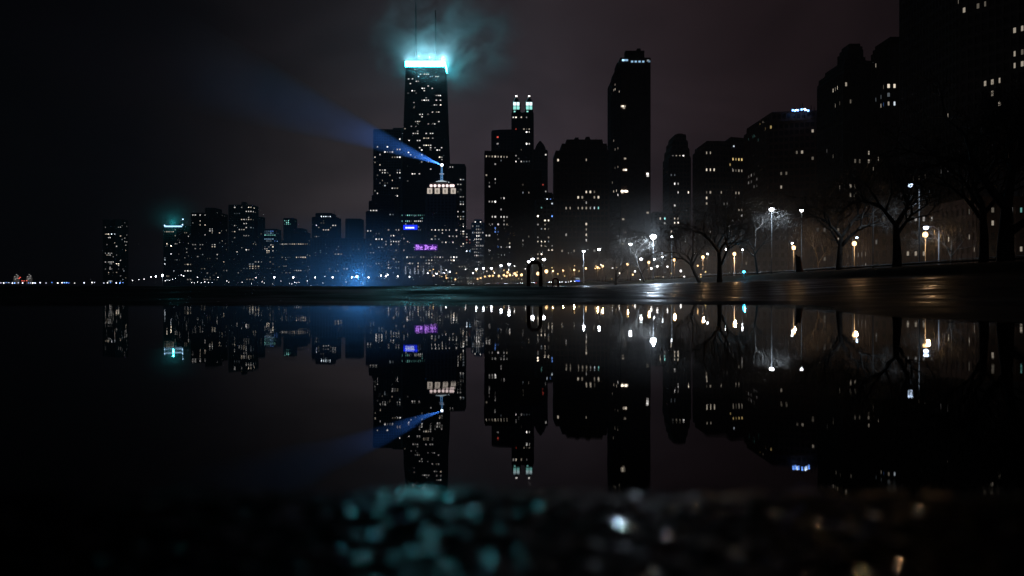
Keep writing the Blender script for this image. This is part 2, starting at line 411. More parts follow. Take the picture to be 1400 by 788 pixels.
r, T, o = building('hotel_building', 'broad dark block with a curved roof and two long rows of lit windows', 'hotel', 1300,
  [([(382, 4), (395, 0), (426, 0)], None, 330), ([(398, 2), (424, 2)], 330, 318), ([(403, 3), (420, 3)], 318, 313)], 34, 3.6, 3.6, 1,
  '383,332,n1 384,332,n2,3 389,332,w2,2 393,332,n1,2 397,332,w2 400,332,w2,2 405,332,n1 409,332,w2,3 415,332,w1,2 420,332,w3,2 404,351,w3,6 420,350,w3,2 404,370,n2,3 411,370,n1 421,370,n2 402,370,w1 387,353,n1 386,372,w1', 6, lv=(0, 1))
r, T, o = building('office_tower', 'dark tower with a bright white crown row and a thin antenna', 'office tower', 1280,
  [([(427, 0), (431, -4), (466, 0)], None, 298), ([(432, -1), (459, -1)], 298, 292.5)], 32, 3.6, 3.7, 2,
  '440,295,c3,6 440,297,c1,4 432,307,p3 433,308,b2 454,309,n2,3 451,310,w1 443,315,n2,3 432,323,n2 455,329,n1 448,336,n2 448,338,w2 437,342,n2,2 441,342,n2 436,344,n1 449,366,n1 460,352,n1', 6, lv=(0, 1))
mast(r, o, 457, 293, 286, 1280, .35, .2)
building('apartment_block', 'plain unlit block with rounded corners between the crowned tower and the stepped tower', 'apartment building', 1350,
  [([(473, 2), (476, 0), (494, 0), (497, 2)], None, 300)], 28, 3.8, 4.2, 1, '', 0)
building('apartment_block', 'low unlit row below the plain block left of the blue glow', 'apartment building', 1180,
  [([(425, 0), (502, 0)], None, 327)], 34, 3.6, 4.4, 3, '449,366,n1 470,366,n2,2 490,341,n1 463,372,n1', 5, lv=(0, 1))
building('apartment_block', 'low dark block under the stepped tower behind the shore lamps', 'apartment building', 1240,
  [([(300, 0), (384, 0)], None, 347)], 34, 3.4, 4.4, 0, '341,364,w2,4 330,371,n1 352,364,w1', 12, lv=(0, 1, 1, 2))
building('apartment_block', 'low dark row left of the stepped tower with few dim windows', 'apartment building', 1260,
  [([(232, 0), (300, 0)], None, 357)], 34, 3.4, 4.4, 1, '', 10, lv=(0, 1, 1, 2))
# ---- centre
r, T, o = building('apartment_tower', 'stepped dark tower rising in two setbacks left of the ribbed slab', 'tower', 1080,
  [([(501, 0), (545, 0)], None, 290), ([(505, 0), (545, 0)], 290, 276), ([(509, 0), (545, 0)], 276, 268)], 40, 3.7, 3.8, 1,
  '506,288,n2,3 503,315,n2,2 514,329,n3,3 507,345,n2,2 515,362,n1,2 520,362,n1 513,319,n1,2 520,319,n1 507,334,n1 516,266,n2 513,263,n1', 6, lv=(0, 1))
r, T, o = building('apartment_tower', 'tall ribbed slab tower lit blue by the beacon left of the tapering skyscraper', 'tower', 1140,
  [([(511, 0), (553, 0)], 330, 178), ([(511, 0), (553, 0)], None, 330)], 36, 3.7, 3.5, 3,
  '515,200,n2 530,200,n2 526,207,n3 543,205,w2,2 549,205,n2 546,190,n3 550,190,n1 520,213,n2 542,215,n2,2 549,215,n2 520,232,n2,3 530,236,n1 543,238,n2,2 515,239,n1 541,256,n1 514,261,n2 516,266,n2 541,269,n3,2 530,250,n1 536,258,n1 520,252,n1 525,275,n1 534,283,n1', 10, rbox=(512, 200, 550, 290), lv=(0, 1, 1, 2))
part_box('roof_block', r, o, 1140, 537, 551, 179, 175, 14, STONE[3], 8)
# the tapering skyscraper
DH = 1150
root = thing('skyscraper', 'tallest black tapering skyscraper with a glowing white crown band and twin antennas', 'skyscraper', (pos(581, 394, DH).x, DH + 22, LAND))
o = Vector(root.location)
def hk(y):    # half width in px at photo row y
    return 26 + (y - 85) * 0.0335
mb = MB(); zt = pos(0, 84, DH).z; cx = o.x
def ring(z, off=0):
    y = CY - (z - H) * F / DH; hw = hk(y) / F * DH + off; hd = hw * .62 + off
    return [(cx - hw, DH + 22 - hd), (cx + hw, DH + 22 - hd), (cx + hw, DH + 22 + hd), (cx - hw, DH + 22 + hd)]
mb.prism(ring(LAND - .5), LAND - .5, zt, 1, top=ring(zt))
z = LAND + 2; k = 0
while z < zt - 4:
    mb.prism(ring(z, .25), z, z + 1.2, 0, top=ring(z + 1.2, .25)); z += 3.45; k += 1
nb = 10
A, B_ = ring(LAND, .3), ring(zt, .3)
for e in range(4):
    for i in range(nb + 1):
        t = i / nb; a = Vector((*A[e], LAND)).lerp(Vector((*A[(e + 1) % 4], LAND)), t); b2 = Vector((*B_[e], zt)).lerp(Vector((*B_[(e + 1) % 4], zt)), t)
        mb.tube([a, b2], .75 if i in (0, nb) else .42, 4, 0, smooth=False)
for s0 in range(6):           # X braces
    za = LAND + (zt - LAND) * s0 / 6; zb = LAND + (zt - LAND) * (s0 + 1) / 6
    ra, rb = ring(za, .45), ring(zb, .45)
    mb.tube([Vector((*ra[0], za)), Vector((*rb[1], zb))], .8, 4, 0, smooth=False)
    mb.tube([Vector((*ra[1], za)), Vector((*rb[0], zb))], .8, 4, 0, smooth=False)
link('facade', mb.data('facade', [STONE[2], GLASS], o), root)
crown_m = glow('crown_lamps', (.05, .76, .9), 32, True)
mb = MB(); rr = ring(zt - 7, .6); q = ring(zt, .6)
for e in range(4):
    a = Vector((*rr[e], 0)); b2 = Vector((*rr[(e + 1) % 4], 0)); d = (b2 - a); n3 = Vector((d.y, -d.x, 0)).normalized()
    mb.box(((a + b2) / 2) + Vector((0, 0, zt - 2.6)) + n3 * .5, d / 2 * .99, n3 * .3, Vector((0, 0, 4.2)), 0)
link('crown_light_band', mb.data('crown_light_band', crown_m, o), root)
mb = MB(); mb.prism(ring(zt, -7), zt, zt + 6, 0); link('roof_block', mb.data('roof_block', STONE[2], o), root)
mast(root, o, 568.5, 82, 2, DH, 2.0, .7, dd=22); mast(root, o, 595.5, 82, 14, DH, 2.0, .6, dd=22)
HW = '''567,94 576,100,n2 579,100,w2 582,100,n2 586,100,n2 572,104,k3 573,104,c2 588,104,k2 590,104,c1 596,104,n2 599,104,n2 558,107 565,108,n2 568,111,n2 571,111,n1 562,115,n2
585,118,n2 576,120,n3 579,120,n2 592,122,n2 590,121,n1 563,125,n3 566,125,n2 581,125,n2 579,125,n1 559,128,n0 570,128,n0 598,130,n2 602,130,n3 596,130,n1 577,137,n1 580,137,n3 583,137,n2 586,138,n2 584,135,n1 598,138,n2 602,138,n2 567,140,n1 594,145,n2 598,145,n1 602,145,w3 566,148,n2 592,153,n2 596,153,w1 599,153,n2 575,155,n2 578,155,n3 586,155,n2
577,161,n2 567,166,n1 570,166,n2 573,166,w2 587,169,n1 590,169,n2 595,169,n2 599,168,n2 571,171,n2 554,177,w1 561,174,n1 567,174,n1 572,179,n1 565,182,n2 567,182,n1 570,184,n2 584,184,n2 589,184,n2 593,184,n2 580,189,w2 583,189,w1 587,189,w2 592,189,n1 558,192,n3 570,194,n2 573,194,n2 581,199,n2 584,199,w3 587,200,w2 590,199,n2 588,203,n2 595,202,n1 605,203,n2 574,202,n2 578,205,n3 588,205,n2 597,207,n3 600,207,n2 559,210,n3 562,211,n2 566,215,n1 600,215,w3 604,216,n1 604,219,n1
576,212,c2 578,222,n1 585,223,n1 563,238,n3 566,238,n2 574,238,n2 588,232,n2 556,248,n0'''
cache = {}
for tok in HW.split():
    a = tok.split(','); px, py = float(a[0]), float(a[1]); c_ = (a[2] if len(a) > 2 else 'n2')
    z = pos(0, py, DH).z; k = int((z - LAND - 2) / 3.45); z = LAND + 2 + k * 3.45 + 2.3
    rr = ring(z, .18); W = rr[1][0] - rr[0][0]; x = (px - CX) / F * rr[0][1]; i = int((x - rr[0][0]) / W * 20)
    x = rr[0][0] + W * (i + .5) / 20
    if c_ not in cache:
        m_ = MB(); m_.abox(-.95, -.06, -.65, .95, .06, .65); cache[c_] = m_.data('window', wmat(c_[0], int(c_[1])))
    link('window', cache[c_], root, Vector((x, rr[0][1], z)) - o)
# behind right
building('apartment_tower', 'flat topped dark tower directly right of the tapering skyscraper', 'tower', 1190,
  [([(606, 0), (634, 0), (637, 4)], None, 225)], 34, 3.7, 3.8, 2,
  '615,226,n2 619,226,n2 629,245,n3 633,270,n2,2 630,270,n1 634,278,n2 630,279,n2 628,258,n1 625,289,n2 632,309,n3 633,306,n2 625,295,n2 631,315,n2,2 631,321,n2 634,322,n1 626,253,n2', 8, rbox=(627, 240, 636, 340), lv=(0, 1, 2))
# green/blue signed block
r, T, o = building('office_building', 'dark office block with two teal window rows above a blue sign', 'office building', 1010,
  [([(546, 0), (584, 0)], None, 290)], 26, 3.7, 2.4, 2,
  '551,295,t1,9 573,295,t1,4 551,302,t2,3 559,302,n1,2 568,302,n2,6 574,302,t2,4 573,309,c1 579,309,n2,2 574,313,c1 554,308,n1 573,316,n1 579,318,n1 577,299,t1 553,327,n2 557,330,n2 553,341,n1', 4, lv=(0, 1))
bs = part_box('sign', r, o, 1010, 551.5, 570.5, 314.3, 307.8, .6, glow('blue_sign_face', (.01, .03, 1), 1.6), -1.8)
for i, x in enumerate((555.4, 558.1, 560.4, 562.9, 565.2)):
    a = pos(x, 311.6, 1007.8); mb = MB(); mb.abox(-.95, -.1, -.9, .95, .1, .9)
    link('sign_letter', mb.data('sign_letter', wmat('c', 3)), bs, a - o)
# Art deco tower with lit terraces and beacon
DP = 960
r, T, o = building('art_deco_tower', 'stepped art deco tower with white floodlit top terraces and a beacon mast', 'tower', DP,
  [([(579, 4), (583, 0), (624, 0), (629, 4)], None, 300), ([(583, 2), (625, 2)], 300, 266), ([(584.5, 4), (623.5, 4)], 266, 256), ([(588, 6), (620, 6)], 256, 250.5), ([(594, 9), (614, 9)], 250.5, 247)],
  34, 3.7, 4.4, 0,
  '592,314,n3,2 597,314,n2,2 603,314,w3 609,314,n2,2 613,314,n3 616,314,n2 624,314,n3 603,319,n2 613,322,n2,2 619,322,n2,2 616,322,n1 590,326,n1 607,330,n1 612,330,n3,2', 4, rbox=(586, 320, 622, 345), lv=(0, 1), pier=.4)
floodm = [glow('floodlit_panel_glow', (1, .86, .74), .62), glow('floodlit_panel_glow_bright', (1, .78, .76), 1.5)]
for x in (587.5, 597.8, 608.7, 619.7):                     # tall bay panels of the lower terrace, floodlight put in as glow
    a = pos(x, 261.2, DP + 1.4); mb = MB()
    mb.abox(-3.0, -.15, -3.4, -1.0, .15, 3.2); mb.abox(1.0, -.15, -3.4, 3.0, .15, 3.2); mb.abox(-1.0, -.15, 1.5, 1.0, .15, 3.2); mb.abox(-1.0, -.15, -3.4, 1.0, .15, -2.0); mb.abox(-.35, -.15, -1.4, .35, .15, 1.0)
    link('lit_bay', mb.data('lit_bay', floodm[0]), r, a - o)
for x in (589.5, 594.8, 600.5, 606, 611.3, 616.5, 619.5):
    a = pos(x, 254.2, DP + 3.2); mb = MB(); mb.lathe([(1.0, -1.6), (1.7, -.6), (1.7, .6), (1.1, 1.6)], seg=8)
    link('floodlight', mb.data('floodlight', floodm[1]), r, a - o)
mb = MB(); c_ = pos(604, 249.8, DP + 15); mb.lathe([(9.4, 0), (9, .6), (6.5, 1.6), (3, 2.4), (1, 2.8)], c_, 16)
link('roof_cap', mb.data('roof_cap', [glow('floodlit_cap', (.75, .9, 1), .6)], o), r)  # floodlight on the cap put in as emission
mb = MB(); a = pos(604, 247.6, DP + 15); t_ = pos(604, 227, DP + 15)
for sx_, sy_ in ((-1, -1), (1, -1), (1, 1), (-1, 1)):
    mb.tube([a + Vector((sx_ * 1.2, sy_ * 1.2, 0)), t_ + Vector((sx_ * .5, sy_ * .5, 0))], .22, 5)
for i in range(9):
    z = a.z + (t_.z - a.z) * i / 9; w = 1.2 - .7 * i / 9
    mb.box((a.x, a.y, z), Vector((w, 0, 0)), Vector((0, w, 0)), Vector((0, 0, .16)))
link('beacon_mast', mb.data('beacon_mast', glow('lattice_blue_glow', (.15, .4, .8), .9), o), r)  # blue light on the mast put in as emission
lights([(604.2, 238), (601.6, 238), (606.3, 238)], 'mast_lamp', r, o, DP, 13, wmat('p', 2), .9, .9)
mb = MB(); bc = pos(604, 225.8, DP + 15); mb.lathe([(.6, -1.3), (1.5, -.7), (1.5, .7), (.8, 1.3)], bc, 10)
link('beacon_lamp', mb.data('beacon_lamp', glow('beacon_lens', (.75, .85, 1), 14), o), r)
# low blocks and the hotel
building('apartment_block', 'pale mid rise block with a cluster of lit windows left of the purple sign', 'apartment building', 930,
  [([(526, 0), (551, 0)], None, 312)], 26, 3.4, 3.2, 1,
  '530,316,n1 532,316,n3 540,316,n1 544,316,n2,2 533,324,n2 537,324,n2 529,330,n1 536,330,n2,2 540,330,n3 544,329,n2 529,333,n2 536,336,n2 540,336,n1 544,336,n2,2 541,341,n1 544,333,n1 531,357,n2 537,355,n2 541,358,n2,2 544,358,n2 547,358,w2 531,363,n2 531,366,n3 534,365,n1 540,365,n1,2 547,365,n3 547,362,n2 549,362,n1 547,372,n1', 0)
DK = 900
r, T, o = building('hotel_building', 'long low hotel with uplit columns and a purple rooftop sign', 'hotel', DK,
  [([(551, 0), (640, 0)], None, 346), ([(556, 6), (586, 6)], 346, 343)], 40, 3.5, 3.1, 0,
  '557,348,n3 558,352,n2 563,348,n1,2 565,348,n3 569,348,n3 577,352,n2 588,355,w3,2 589,352,n1 592,352,w2,3 597,352,n2 602,352,n2 604,349,w2 615,351,n3,2 619,351,n3,2 622,352,w2 625,352,n3 609,355,n2,2 613,355,n1 616,355,w3,2 621,355,n2,2 609,358,w2 615,358,n2,3 618,362,n1 559,352,n1 563,359,n2 562,362,n3,1 571,362,w3 571,366,w3 571,370,a2 583,359,n2,2 581,362,n1 583,362,n2 579,359,n1 575,362,n1 596,340,n2 586,359,n1 604,367,n1', 8, rbox=(556, 349, 636, 372), lv=(1, 1, 2))
upm = glow('uplight_glow_column', (.75, .85, 1), .9)  # uplight put into the columns as their own glow
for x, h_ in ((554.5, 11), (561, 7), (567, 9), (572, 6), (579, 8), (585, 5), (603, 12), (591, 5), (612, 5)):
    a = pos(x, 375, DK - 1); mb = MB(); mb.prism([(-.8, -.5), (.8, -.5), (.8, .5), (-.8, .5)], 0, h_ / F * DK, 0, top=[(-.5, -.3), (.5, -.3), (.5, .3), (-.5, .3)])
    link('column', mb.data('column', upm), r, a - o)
# rooftop sign in blackletter strokes: "The Drake"
GL = {'T': [[(0, 6.6), (1.6, 7), (4.2, 6.5)], [(2.3, 6.8), (1, 5), (.7, 2), (2, .2), (4, 1)], [(2.9, 5.3), (2.9, 1.8)]],
      'h': [[(.3, 7), (.3, .2)], [(.3, 3.9), (1.7, 4.8), (2.7, 3.8), (2.7, 1), (2.2, -.6)]],
      'e': [[(2.8, .8), (1.5, .1), (.4, 1.2), (.4, 3.6), (1.6, 4.7), (2.6, 3.7), (2.3, 2.8), (.5, 2.3)]],
      'D': [[(-.2, 6.4), (1.4, 7), (4, 6.2), (4.9, 3.6), (4.1, .9), (1.4, .1), (0, .7)], [(1.3, 6.4), (1.3, .6)], [(2.6, 6), (2.6, .8)]],
      'r': [[(.4, 4.6), (.4, .2)], [(.4, 3.8), (1.5, 4.8), (2.4, 4.1)]],
      'a': [[(.5, 4.3), (1.6, 4.8), (2.7, 4), (2.7, .8), (3.2, .2)], [(2.7, 2.8), (1, 2.4), (.4, 1.4), (1.1, .3), (2.6, .9)]],
      'k': [[(.4, 7), (.4, .2)], [(2.7, 4.7), (.6, 2.5), (2.9, .2)]]}
WD = {'T': 4.6, 'h': 3.4, 'e': 3.4, 'D': 5.6, 'r': 3, 'a': 3.7, 'k': 3.5, ' ': 2.6}
tot = sum(WD[c] for c in 'The Drake'); x0, x1 = 568.2, 597; scl = (x1 - x0) / tot / F * (DK - 2)
frame = MB(); a = pos(566.5, 342.8, DK + .4); b2 = pos(598.5, 334.2, DK + .4)
frame.abox(a.x, a.y, a.z, b2.x, a.y + .3, b2.z)
sp = link('sign', frame.data('sign', glow('violet_halo_board', (.27, .015, .9), .3), o), r)  # glowing board added behind the letters for their violet halo
leg = MB()
for x in (569, 577, 588, 596):
    p = pos(x, 343, DK + 2); leg.abox(p.x - .15, p.y, p.z - 4, p.x + .15, p.y + .3, p.z + 6)
link('sign_frame', leg.data('sign_frame', BLACKM, o), sp)
cur = pos(x0, 341.4, DK - .6); lm = glow('violet_letters', (.58, .24, 1), 4.2)
for ch in 'The Drake':
    if ch != ' ':
        mb = MB()
        for st in GL[ch]:
            for (u0, v0), (u1, v1) in zip(st, st[1:]):
                mb.tube([Vector((u0 * scl, 0, v0 * scl)), Vector((u1 * scl, 0, v1 * scl))], .36 * scl, 4, smooth=False)
        link('sign_letter', mb.data('sign_letter', lm), sp, cur - o)
    cur = cur + Vector((WD[ch] * scl, 0, 0))
r, T, o = building('apartment_tower', 'slim pale floodlit tower with a green cap between the hotel and the lake front slab', 'tower', 830,
  [([(645, 0), (661.5, 0)], None, 306), ([(648.5, 2), (659, 2)], 306, 301.5)], 16, 3.4, 2.1, 4,
  '650,307,n3 657,307,n3 654,315,n3 651,319,n2,2 651,323,n3,2 648,326,n2 651,326,n3 655,326,n2,2 658,326,n3 651,331,n2 651,335,n2 655,335,n2,3 651,338,n1 655,345,n1 651,349,n3 648,350,n2 655,360,n2 655,364,n2 651,342,n1 649,317,n1 657,341,n1 659,352,n1 647,339,n1', 14, rcols='nnc', lv=(1, 1, 2), pier=.35)
building('apartment_block', 'low block with a short pink neon strip left of the slim floodlit tower', 'apartment building', 980,
  [([(636, 0), (650, 0)], None, 315)], 26, 3.5, 3.6, 1, '638,345,c4 640,345,k3,3 640,320,n1 643,327,n1 640,330,r1 643,333,r1 638,325,n2', 3, lv=(1, 1, 2))
building('townhouse_row', 'low lit shopfront row beside the hotel at the bend of the shore', 'building', 760,
  [([(606, 0), (660, 8)], None, 378)], 14, 3.2, 3.2, 4, '622,381,n2 625,381,n2 630,381,n1,2 634,381,n1 640,382,n2', 10, rcols='nwt', lv=(1, 2, 2), rbox=(610, 379, 658, 387))
# ---- right of centre
building('apartment_tower', 'wide dark slab with a dotted light row along its flat roof', 'tower', 760,
  [([(663, 0), (703, 6)], None, 208)], 30, 3.6, 2.9, 2,
  '666,210,w1,2 670,210,w1,2 674,210,w2,2 678,210,w1,2 681,209,w1 684,209,w2,2 688,209,w1,2 692,209,w2 680,214,n2 676,247,n2 679,247,n3 671,251,n1,2 668,276,n1,2 672,277,n3,2 686,273,n1 689,273,n2 672,296,n2,2 686,295,n2 688,295,n2 692,295,n2 669,306,n1,2 673,306,n3 683,306,n2,2 690,305,n2 695,305,w1 679,313,b2 678,316,b1 682,317,b1 666,324,n2,2 680,329,n1 683,329,n3 682,337,b1 687,337,n3 692,337,n2 696,337,n3 668,344,n1 673,354,n1 691,300,n1 693,309,n1 684,287,n1', 4, lv=(0, 1))
building('apartment_tower', 'dark slab with a sloping roof rising behind the dotted roof slab', 'tower', 900,
  [([(673, 0), (683, -4), (703, -6)], None, 180)], 30, 3.7, 3.8, 1, '681,188,r2 683,198,n1', 0)
DT = 1000
r, T, o = building('skyscraper', 'dark twin turreted skyscraper with glowing pale teal lanterns on top', 'skyscraper', DT,
  [([(700, 0), (729, 0)], None, 155), ([(701, 1), (711, 1)], 155, 141), ([(718.5, 1), (728, 1)], 155, 141)], 28, 3.7, 3.2, 2,
  '707,157,w3 712,157,w2 713,158,w2 707,161,n3 703,161,n2 721,161,n1 706,176,r1 720,181,n3 725,181,n2 720,195,n3 724,195,n2 707,214,n1 707,223,n3 711,223,n2 703,223,n1 708,218,n1 711,234,w3 715,234,w2 713,243,w3', 5, lv=(0, 1), rbox=(701, 170, 728, 300))
tm = [glow('lantern_glass_white', (.7, .95, 1), 1.7), glow('lantern_glass_teal', (.35, .95, .85), 1.0)]
for xx in (705.9, 723.4):
    c_ = pos(xx, 141, DT + 6)
    lan = MB()
    lan.lathe([(3.6, -.2), (3.6, .4)], c_, 8, smooth=False)
    link('lantern_base', lan.data('lantern_base', STONE[2], o), r)
    for sx_ in (-1, 1):
        for k, (za, zb, mi) in enumerate(((0, 4.2, 0), (-5.0, -.8, 1), (-9.4, -6.6, 1))):
            p = pos(xx + sx_ * 2.3, 144.5, DT - .6 + 1.2); mb = MB(); wI = 1.75 if k < 2 else 1.1
            if k == 2 and sx_ > 0: continue
            mb.abox(-wI, -.1, za, wI, .1, zb); link('lantern_window', mb.data('lantern_window', tm[mi]), r, p - o)
    mb = MB(); mb.lathe([(5.0, 0), (4.6, .6), (2.3, 4.4), (1.2, 6.2), (.8, 8)], pos(xx, 140.5, DT + 5), 8, smooth=False)
    link('turret_roof', mb.data('turret_roof', mat('oxidised_copper', (.03, .07, .07), .5), o), r)
    lights([(xx, 132.2)], 'turret_lamp', r, o, DT, 5, wmat('n', 4), 2.0, 2.2)
building('apartment_tower', 'dark tower with a small pyramid roof right of the twin turreted skyscraper', 'tower', 880,
  [([(729, 0), (748, 3)], None, 206)], 24, 3.7, 3.4, 1, '747,207,n3 747,212,w1 743,255,r2 746,264,n2 739,283,n1', 0)
root = [ob for ob in COL.objects if ob.get('label', '').startswith('dark tower with a small pyramid')][0]
mb = MB(); pp = pos(738.5, 205, 886); mb.prism([(-6, -6), (6, -6), (6, 6), (-6, 6)], 0, 5, 0, top=[(-4, -4), (4, -4), (4, 4), (-4, 4)])
mb.prism([(-4, -4), (4, -4), (4, 4), (-4, 4)], 5, 10, 0, top=[(-.4, -.4), (.4, -.4), (.4, .4), (-.4, .4)])
link('pyramid_roof', mb.data('pyramid_roof', STONE[1]), root, pp - Vector(root.location))
building('apartment_tower', 'brown windowless fronted tower below the twin turrets', 'tower', 700,
  [([(703, 0), (735, 0)], None, 234)], 26, 3.5, 5, 1, '721,323,w1 719,326,w1,2 728,323,n1 714,337,n2 729,324,w2 716,329,n1', 3, lv=(0, 1), pier=.85)
building('apartment_tower', 'stepped dark block with horizontal balconies and scattered cool lights', 'apartment building', 620,
  [([(733, 0), (762, 2)], None, 275), ([(744, 3), (755, 3)], 275, 265)], 24, 3.3, 2.6, 3,
  '747,275,c3 752,276,b3 754,276,c3 756,275,c2 749,277,n1 740,283,t2 756,296,b3 757,297,b2 743,300,w3,2 737,293,w3 736,310,n1 743,314,w1,2 742,330,w3,2 747,330,w2 737,331,w2 739,338,w1,2 744,339,w3 748,340,w3,2 754,339,n2 737,346,w2 739,349,w3 737,352,w3 743,353,w3 736,322,n1 751,322,w1 738,287,w1 745,306,w1', 8, lv=(1, 1, 2), span=.5)
building('apartment_tower', 'broad black tower with a ragged roofline left of the tallest right hand slab', 'tower', 520,
  [([(757, 2), (832, 0)], None, 208), ([(765, 3), (829, 3)], 208, 198), ([(771, 4), (823, 4)], 198, 192), ([(783, 6), (791, 6)], 192, 188.5), ([(797, 6), (806, 6)], 192, 187.5), ([(812, 6), (818, 6)], 192, 189)], 30, 3.5, 2.6, 1,
  '759,213,w3 762,211,w3 764,210,w2 801,217,w2 803,260,w3,2 801,264,n1 788,273,w3,2 802,274,n2 815,273,w2 819,273,w3 788,288,w2,2 801,288,w2 804,288,w3 809,288,n2 814,288,c3 818,288,t3 801,305,w3 801,311,w1 801,318,w3 801,324,n1 801,331,n3 775,320,n1 770,345,w1 784,340,w1 812,345,n1', 8, lv=(0, 0, 1), rbox=(760, 220, 828, 370))
DW = 560
r, T, o = building('skyscraper', 'tall bare slab tower with a glazed left flank and blue rooftop lamps', 'skyscraper', DW,
  [([(831.5, 14), (835, 4), (848, 0)], None, 104), ([(836, 4), (848, 0)], 104, 96), ([(841, 2), (848, 0)], 96, 86)], 22, 3.3, 2.4, 2,
  '836,113,w2,2 842,124,w3,2 840,122,w1 834,171,n3 834,178,w3 841,205,w2,2 841,229,w2,3 834,264,w3,2 840,264,n4,2 843,264,w3 845,265,w2 833,205,n1 838,305,n1 834,313,n2 835,340,w2 837,247,w1', 14, lv=(0, 1, 1), rbox=(832, 110, 847, 360))
mb = MB(); a = pos(848, 394, DW); b2 = pos(889.5, 79, DW)
mb.abox(a.x, a.y, LAND - .5, b2.x, a.y + 24, b2.z)
for i in range(1, 94):     # floor joints of the blind brick face
    z = LAND + i * 3.3 * .54
for x in (858.5, 881.5):
    q = pos(x, 200, DW); mb.abox(q.x - .3, q.y - .4, LAND, q.x + .3, q.y + .1, b2.z - 4)
z = LAND + 3
while z < b2.z - 6:
    for xa, xb in ((848.6, 858.0), (882.2, 889.0)):
        p = pos(xa, 200, DW); q = pos(xb, 200, DW); mb.abox(p.x, p.y - .25, z, q.x, p.y + .1, z + 1.1)
    z += 3.3
link('shaft', mb.data('shaft', STONE[1], o), r)
part_box('roof_block', r, o, DW, 855, 881, 79, 69.5, 6, STONE[1], 4); part_box('roof_block', r, o, DW, 871, 876, 69.5, 66.5, 5, STONE[1], 8)
def front_windows(spec, r, o, D, w=1.5, h=1.2, dd=-.5):
    for tok in spec.split():
        px, py, c_ = tok.split(','); m_ = MB(); m_.abox(-w / 2, -.08, -h / 2, w / 2, .08, h / 2)
        link('window', m_.data('window', wmat(c_[0], int(c_[1]))), r, pos(float(px), float(py), D + dd) - o)
front_windows('852,82.5,k3 855,82.5,k2 857.2,82.5,k2 864.2,84.4,k2 869.2,84.4,k2 874.4,84.4,k2 879.4,84.4,k2 886,83,c1 887.6,84.2,k1 852.5,145.5,w3 850.5,145.5,w2 854,145.5,w1 853,147.8,w1 855.5,232.5,w3 853,232.5,w2 885.3,237.8,n3 885.6,240.6,n2 850.6,261.6,w4 853.2,261.6,w3 855.6,261.6,w4 857.2,262,w3 851,264,w1 854.6,217,w1 885.5,291,w1 852,300,w1 855,318,w0 852,334,w1', r, o, DW)
building('apartment_block', 'low dark block in the gap between the bare slab tower and the tapered tower', 'apartment building', 600,
  [([(886, 0), (912, 0)], None, 292)], 24, 3.5, 3, 0, '903,302,w2 911,302,t3 909,304,n1', 3, lv=(0, 1))
building('apartment_tower', 'dark tower narrowing in three steps towards its flat top', 'tower', 640,
  [([(907, 0), (943.5, 0)], None, 216), ([(909, 2), (941.5, 2)], 216, 204), ([(911.5, 4), (939.5, 4)], 204, 193), ([(914.5, 6), (937, 6)], 193, 184), ([(921, 9), (933, 9)], 184, 182)], 26, 3.5, 2.6, 1,
  '934,214,n3 933,212,n2 916,218,n1,2 921,218,w2 925,218,w1,2 929,218,w1 912,234,w3 922,249,n3 924,249,n2 926,249,n1 926,266,n2 940,266,w3 915,279,w3 921,279,n2 922,302,w2 925,302,w3 922,304,w2 925,304,w3 916,314,w3 918,314,w2', 3, lv=(0, 0, 1))
building('apartment_tower', 'wide black tower with an amber window pair and a row of small roof lamps', 'tower', 480,
  [([(948, 0), (984, 0), (1020, 5)], None, 203), ([(951, 2), (984, 2), (1018, 6)], 203, 195), ([(982, 3), (1018, 7)], 195, 189)], 30, 3.4, 2.1, 1,
  '965,211,w1 967,212,w2,2 966,230,w3,3 965,229,w1 994,192,b4 996,192,b2 1002,200,c4 1004,201,c1 1001,219,a3,5 1000,222,a1 1002,230,w2,3 1015,230,w2,2 965,263,w1,2 968,264,w2 987,265,w1 1005,264,w1,2 968,274,w3 966,275,w2 1004,299,n3,3 1004,303,n1 1000,308,n3,4 1005,308,n3 999,317,n4,5 1001,313,n1 1000,320,n1 1012,291,w3 1016,290,w2 1016,298,n3', 8, lv=(0, 0, 1), rbox=(950, 220, 1010, 345))
DR = 380
r, T, o = building('apartment_tower', 'broad black tower with blue and white lamps on its roof terrace', 'tower', DR,
  [([(1018, 12), (1030, 0), (1122, 3)], None, 160), ([(1022, 8), (1048, 3), (1122, 4)], 160, 152)], 40, 3.3, 2.3, 1,
  '1024,191,t1 1025,190,t2,3 1030,189,t2 1040,175,a1,3 1043,173,w1 1025,242,n3 1028,242,n3,2 1031,241,n2 1025,253,n3 1028,252,n2,2 1032,251,n1 1089,205,w1,2 1113,182,w2 1018,298,w1 1112,216,w1 1066,256,w1', 8, lv=(0, 0, 1), rbox=(1024, 170, 1116, 340))
lights([(1084, 151), (1087, 151.5), (1091, 151), (1096, 150), (1101, 150.5), (1105, 151.5)], 'roof_lamp', r, o, DR, 2, wmat('b', 4), .7, .7)
lights([(1089, 150.6), (1100, 149.4), (1102, 150.6)], 'roof_lamp', r, o, DR, 1.6, wmat('c', 4), .5, .5)
for x, y in ((1085, 147), (1094, 143), (1097, 141), (1109, 144), (1113, 146)):
    mast(r, o, x, 153, y, DR, .25, .1, 'pole', dd=5)
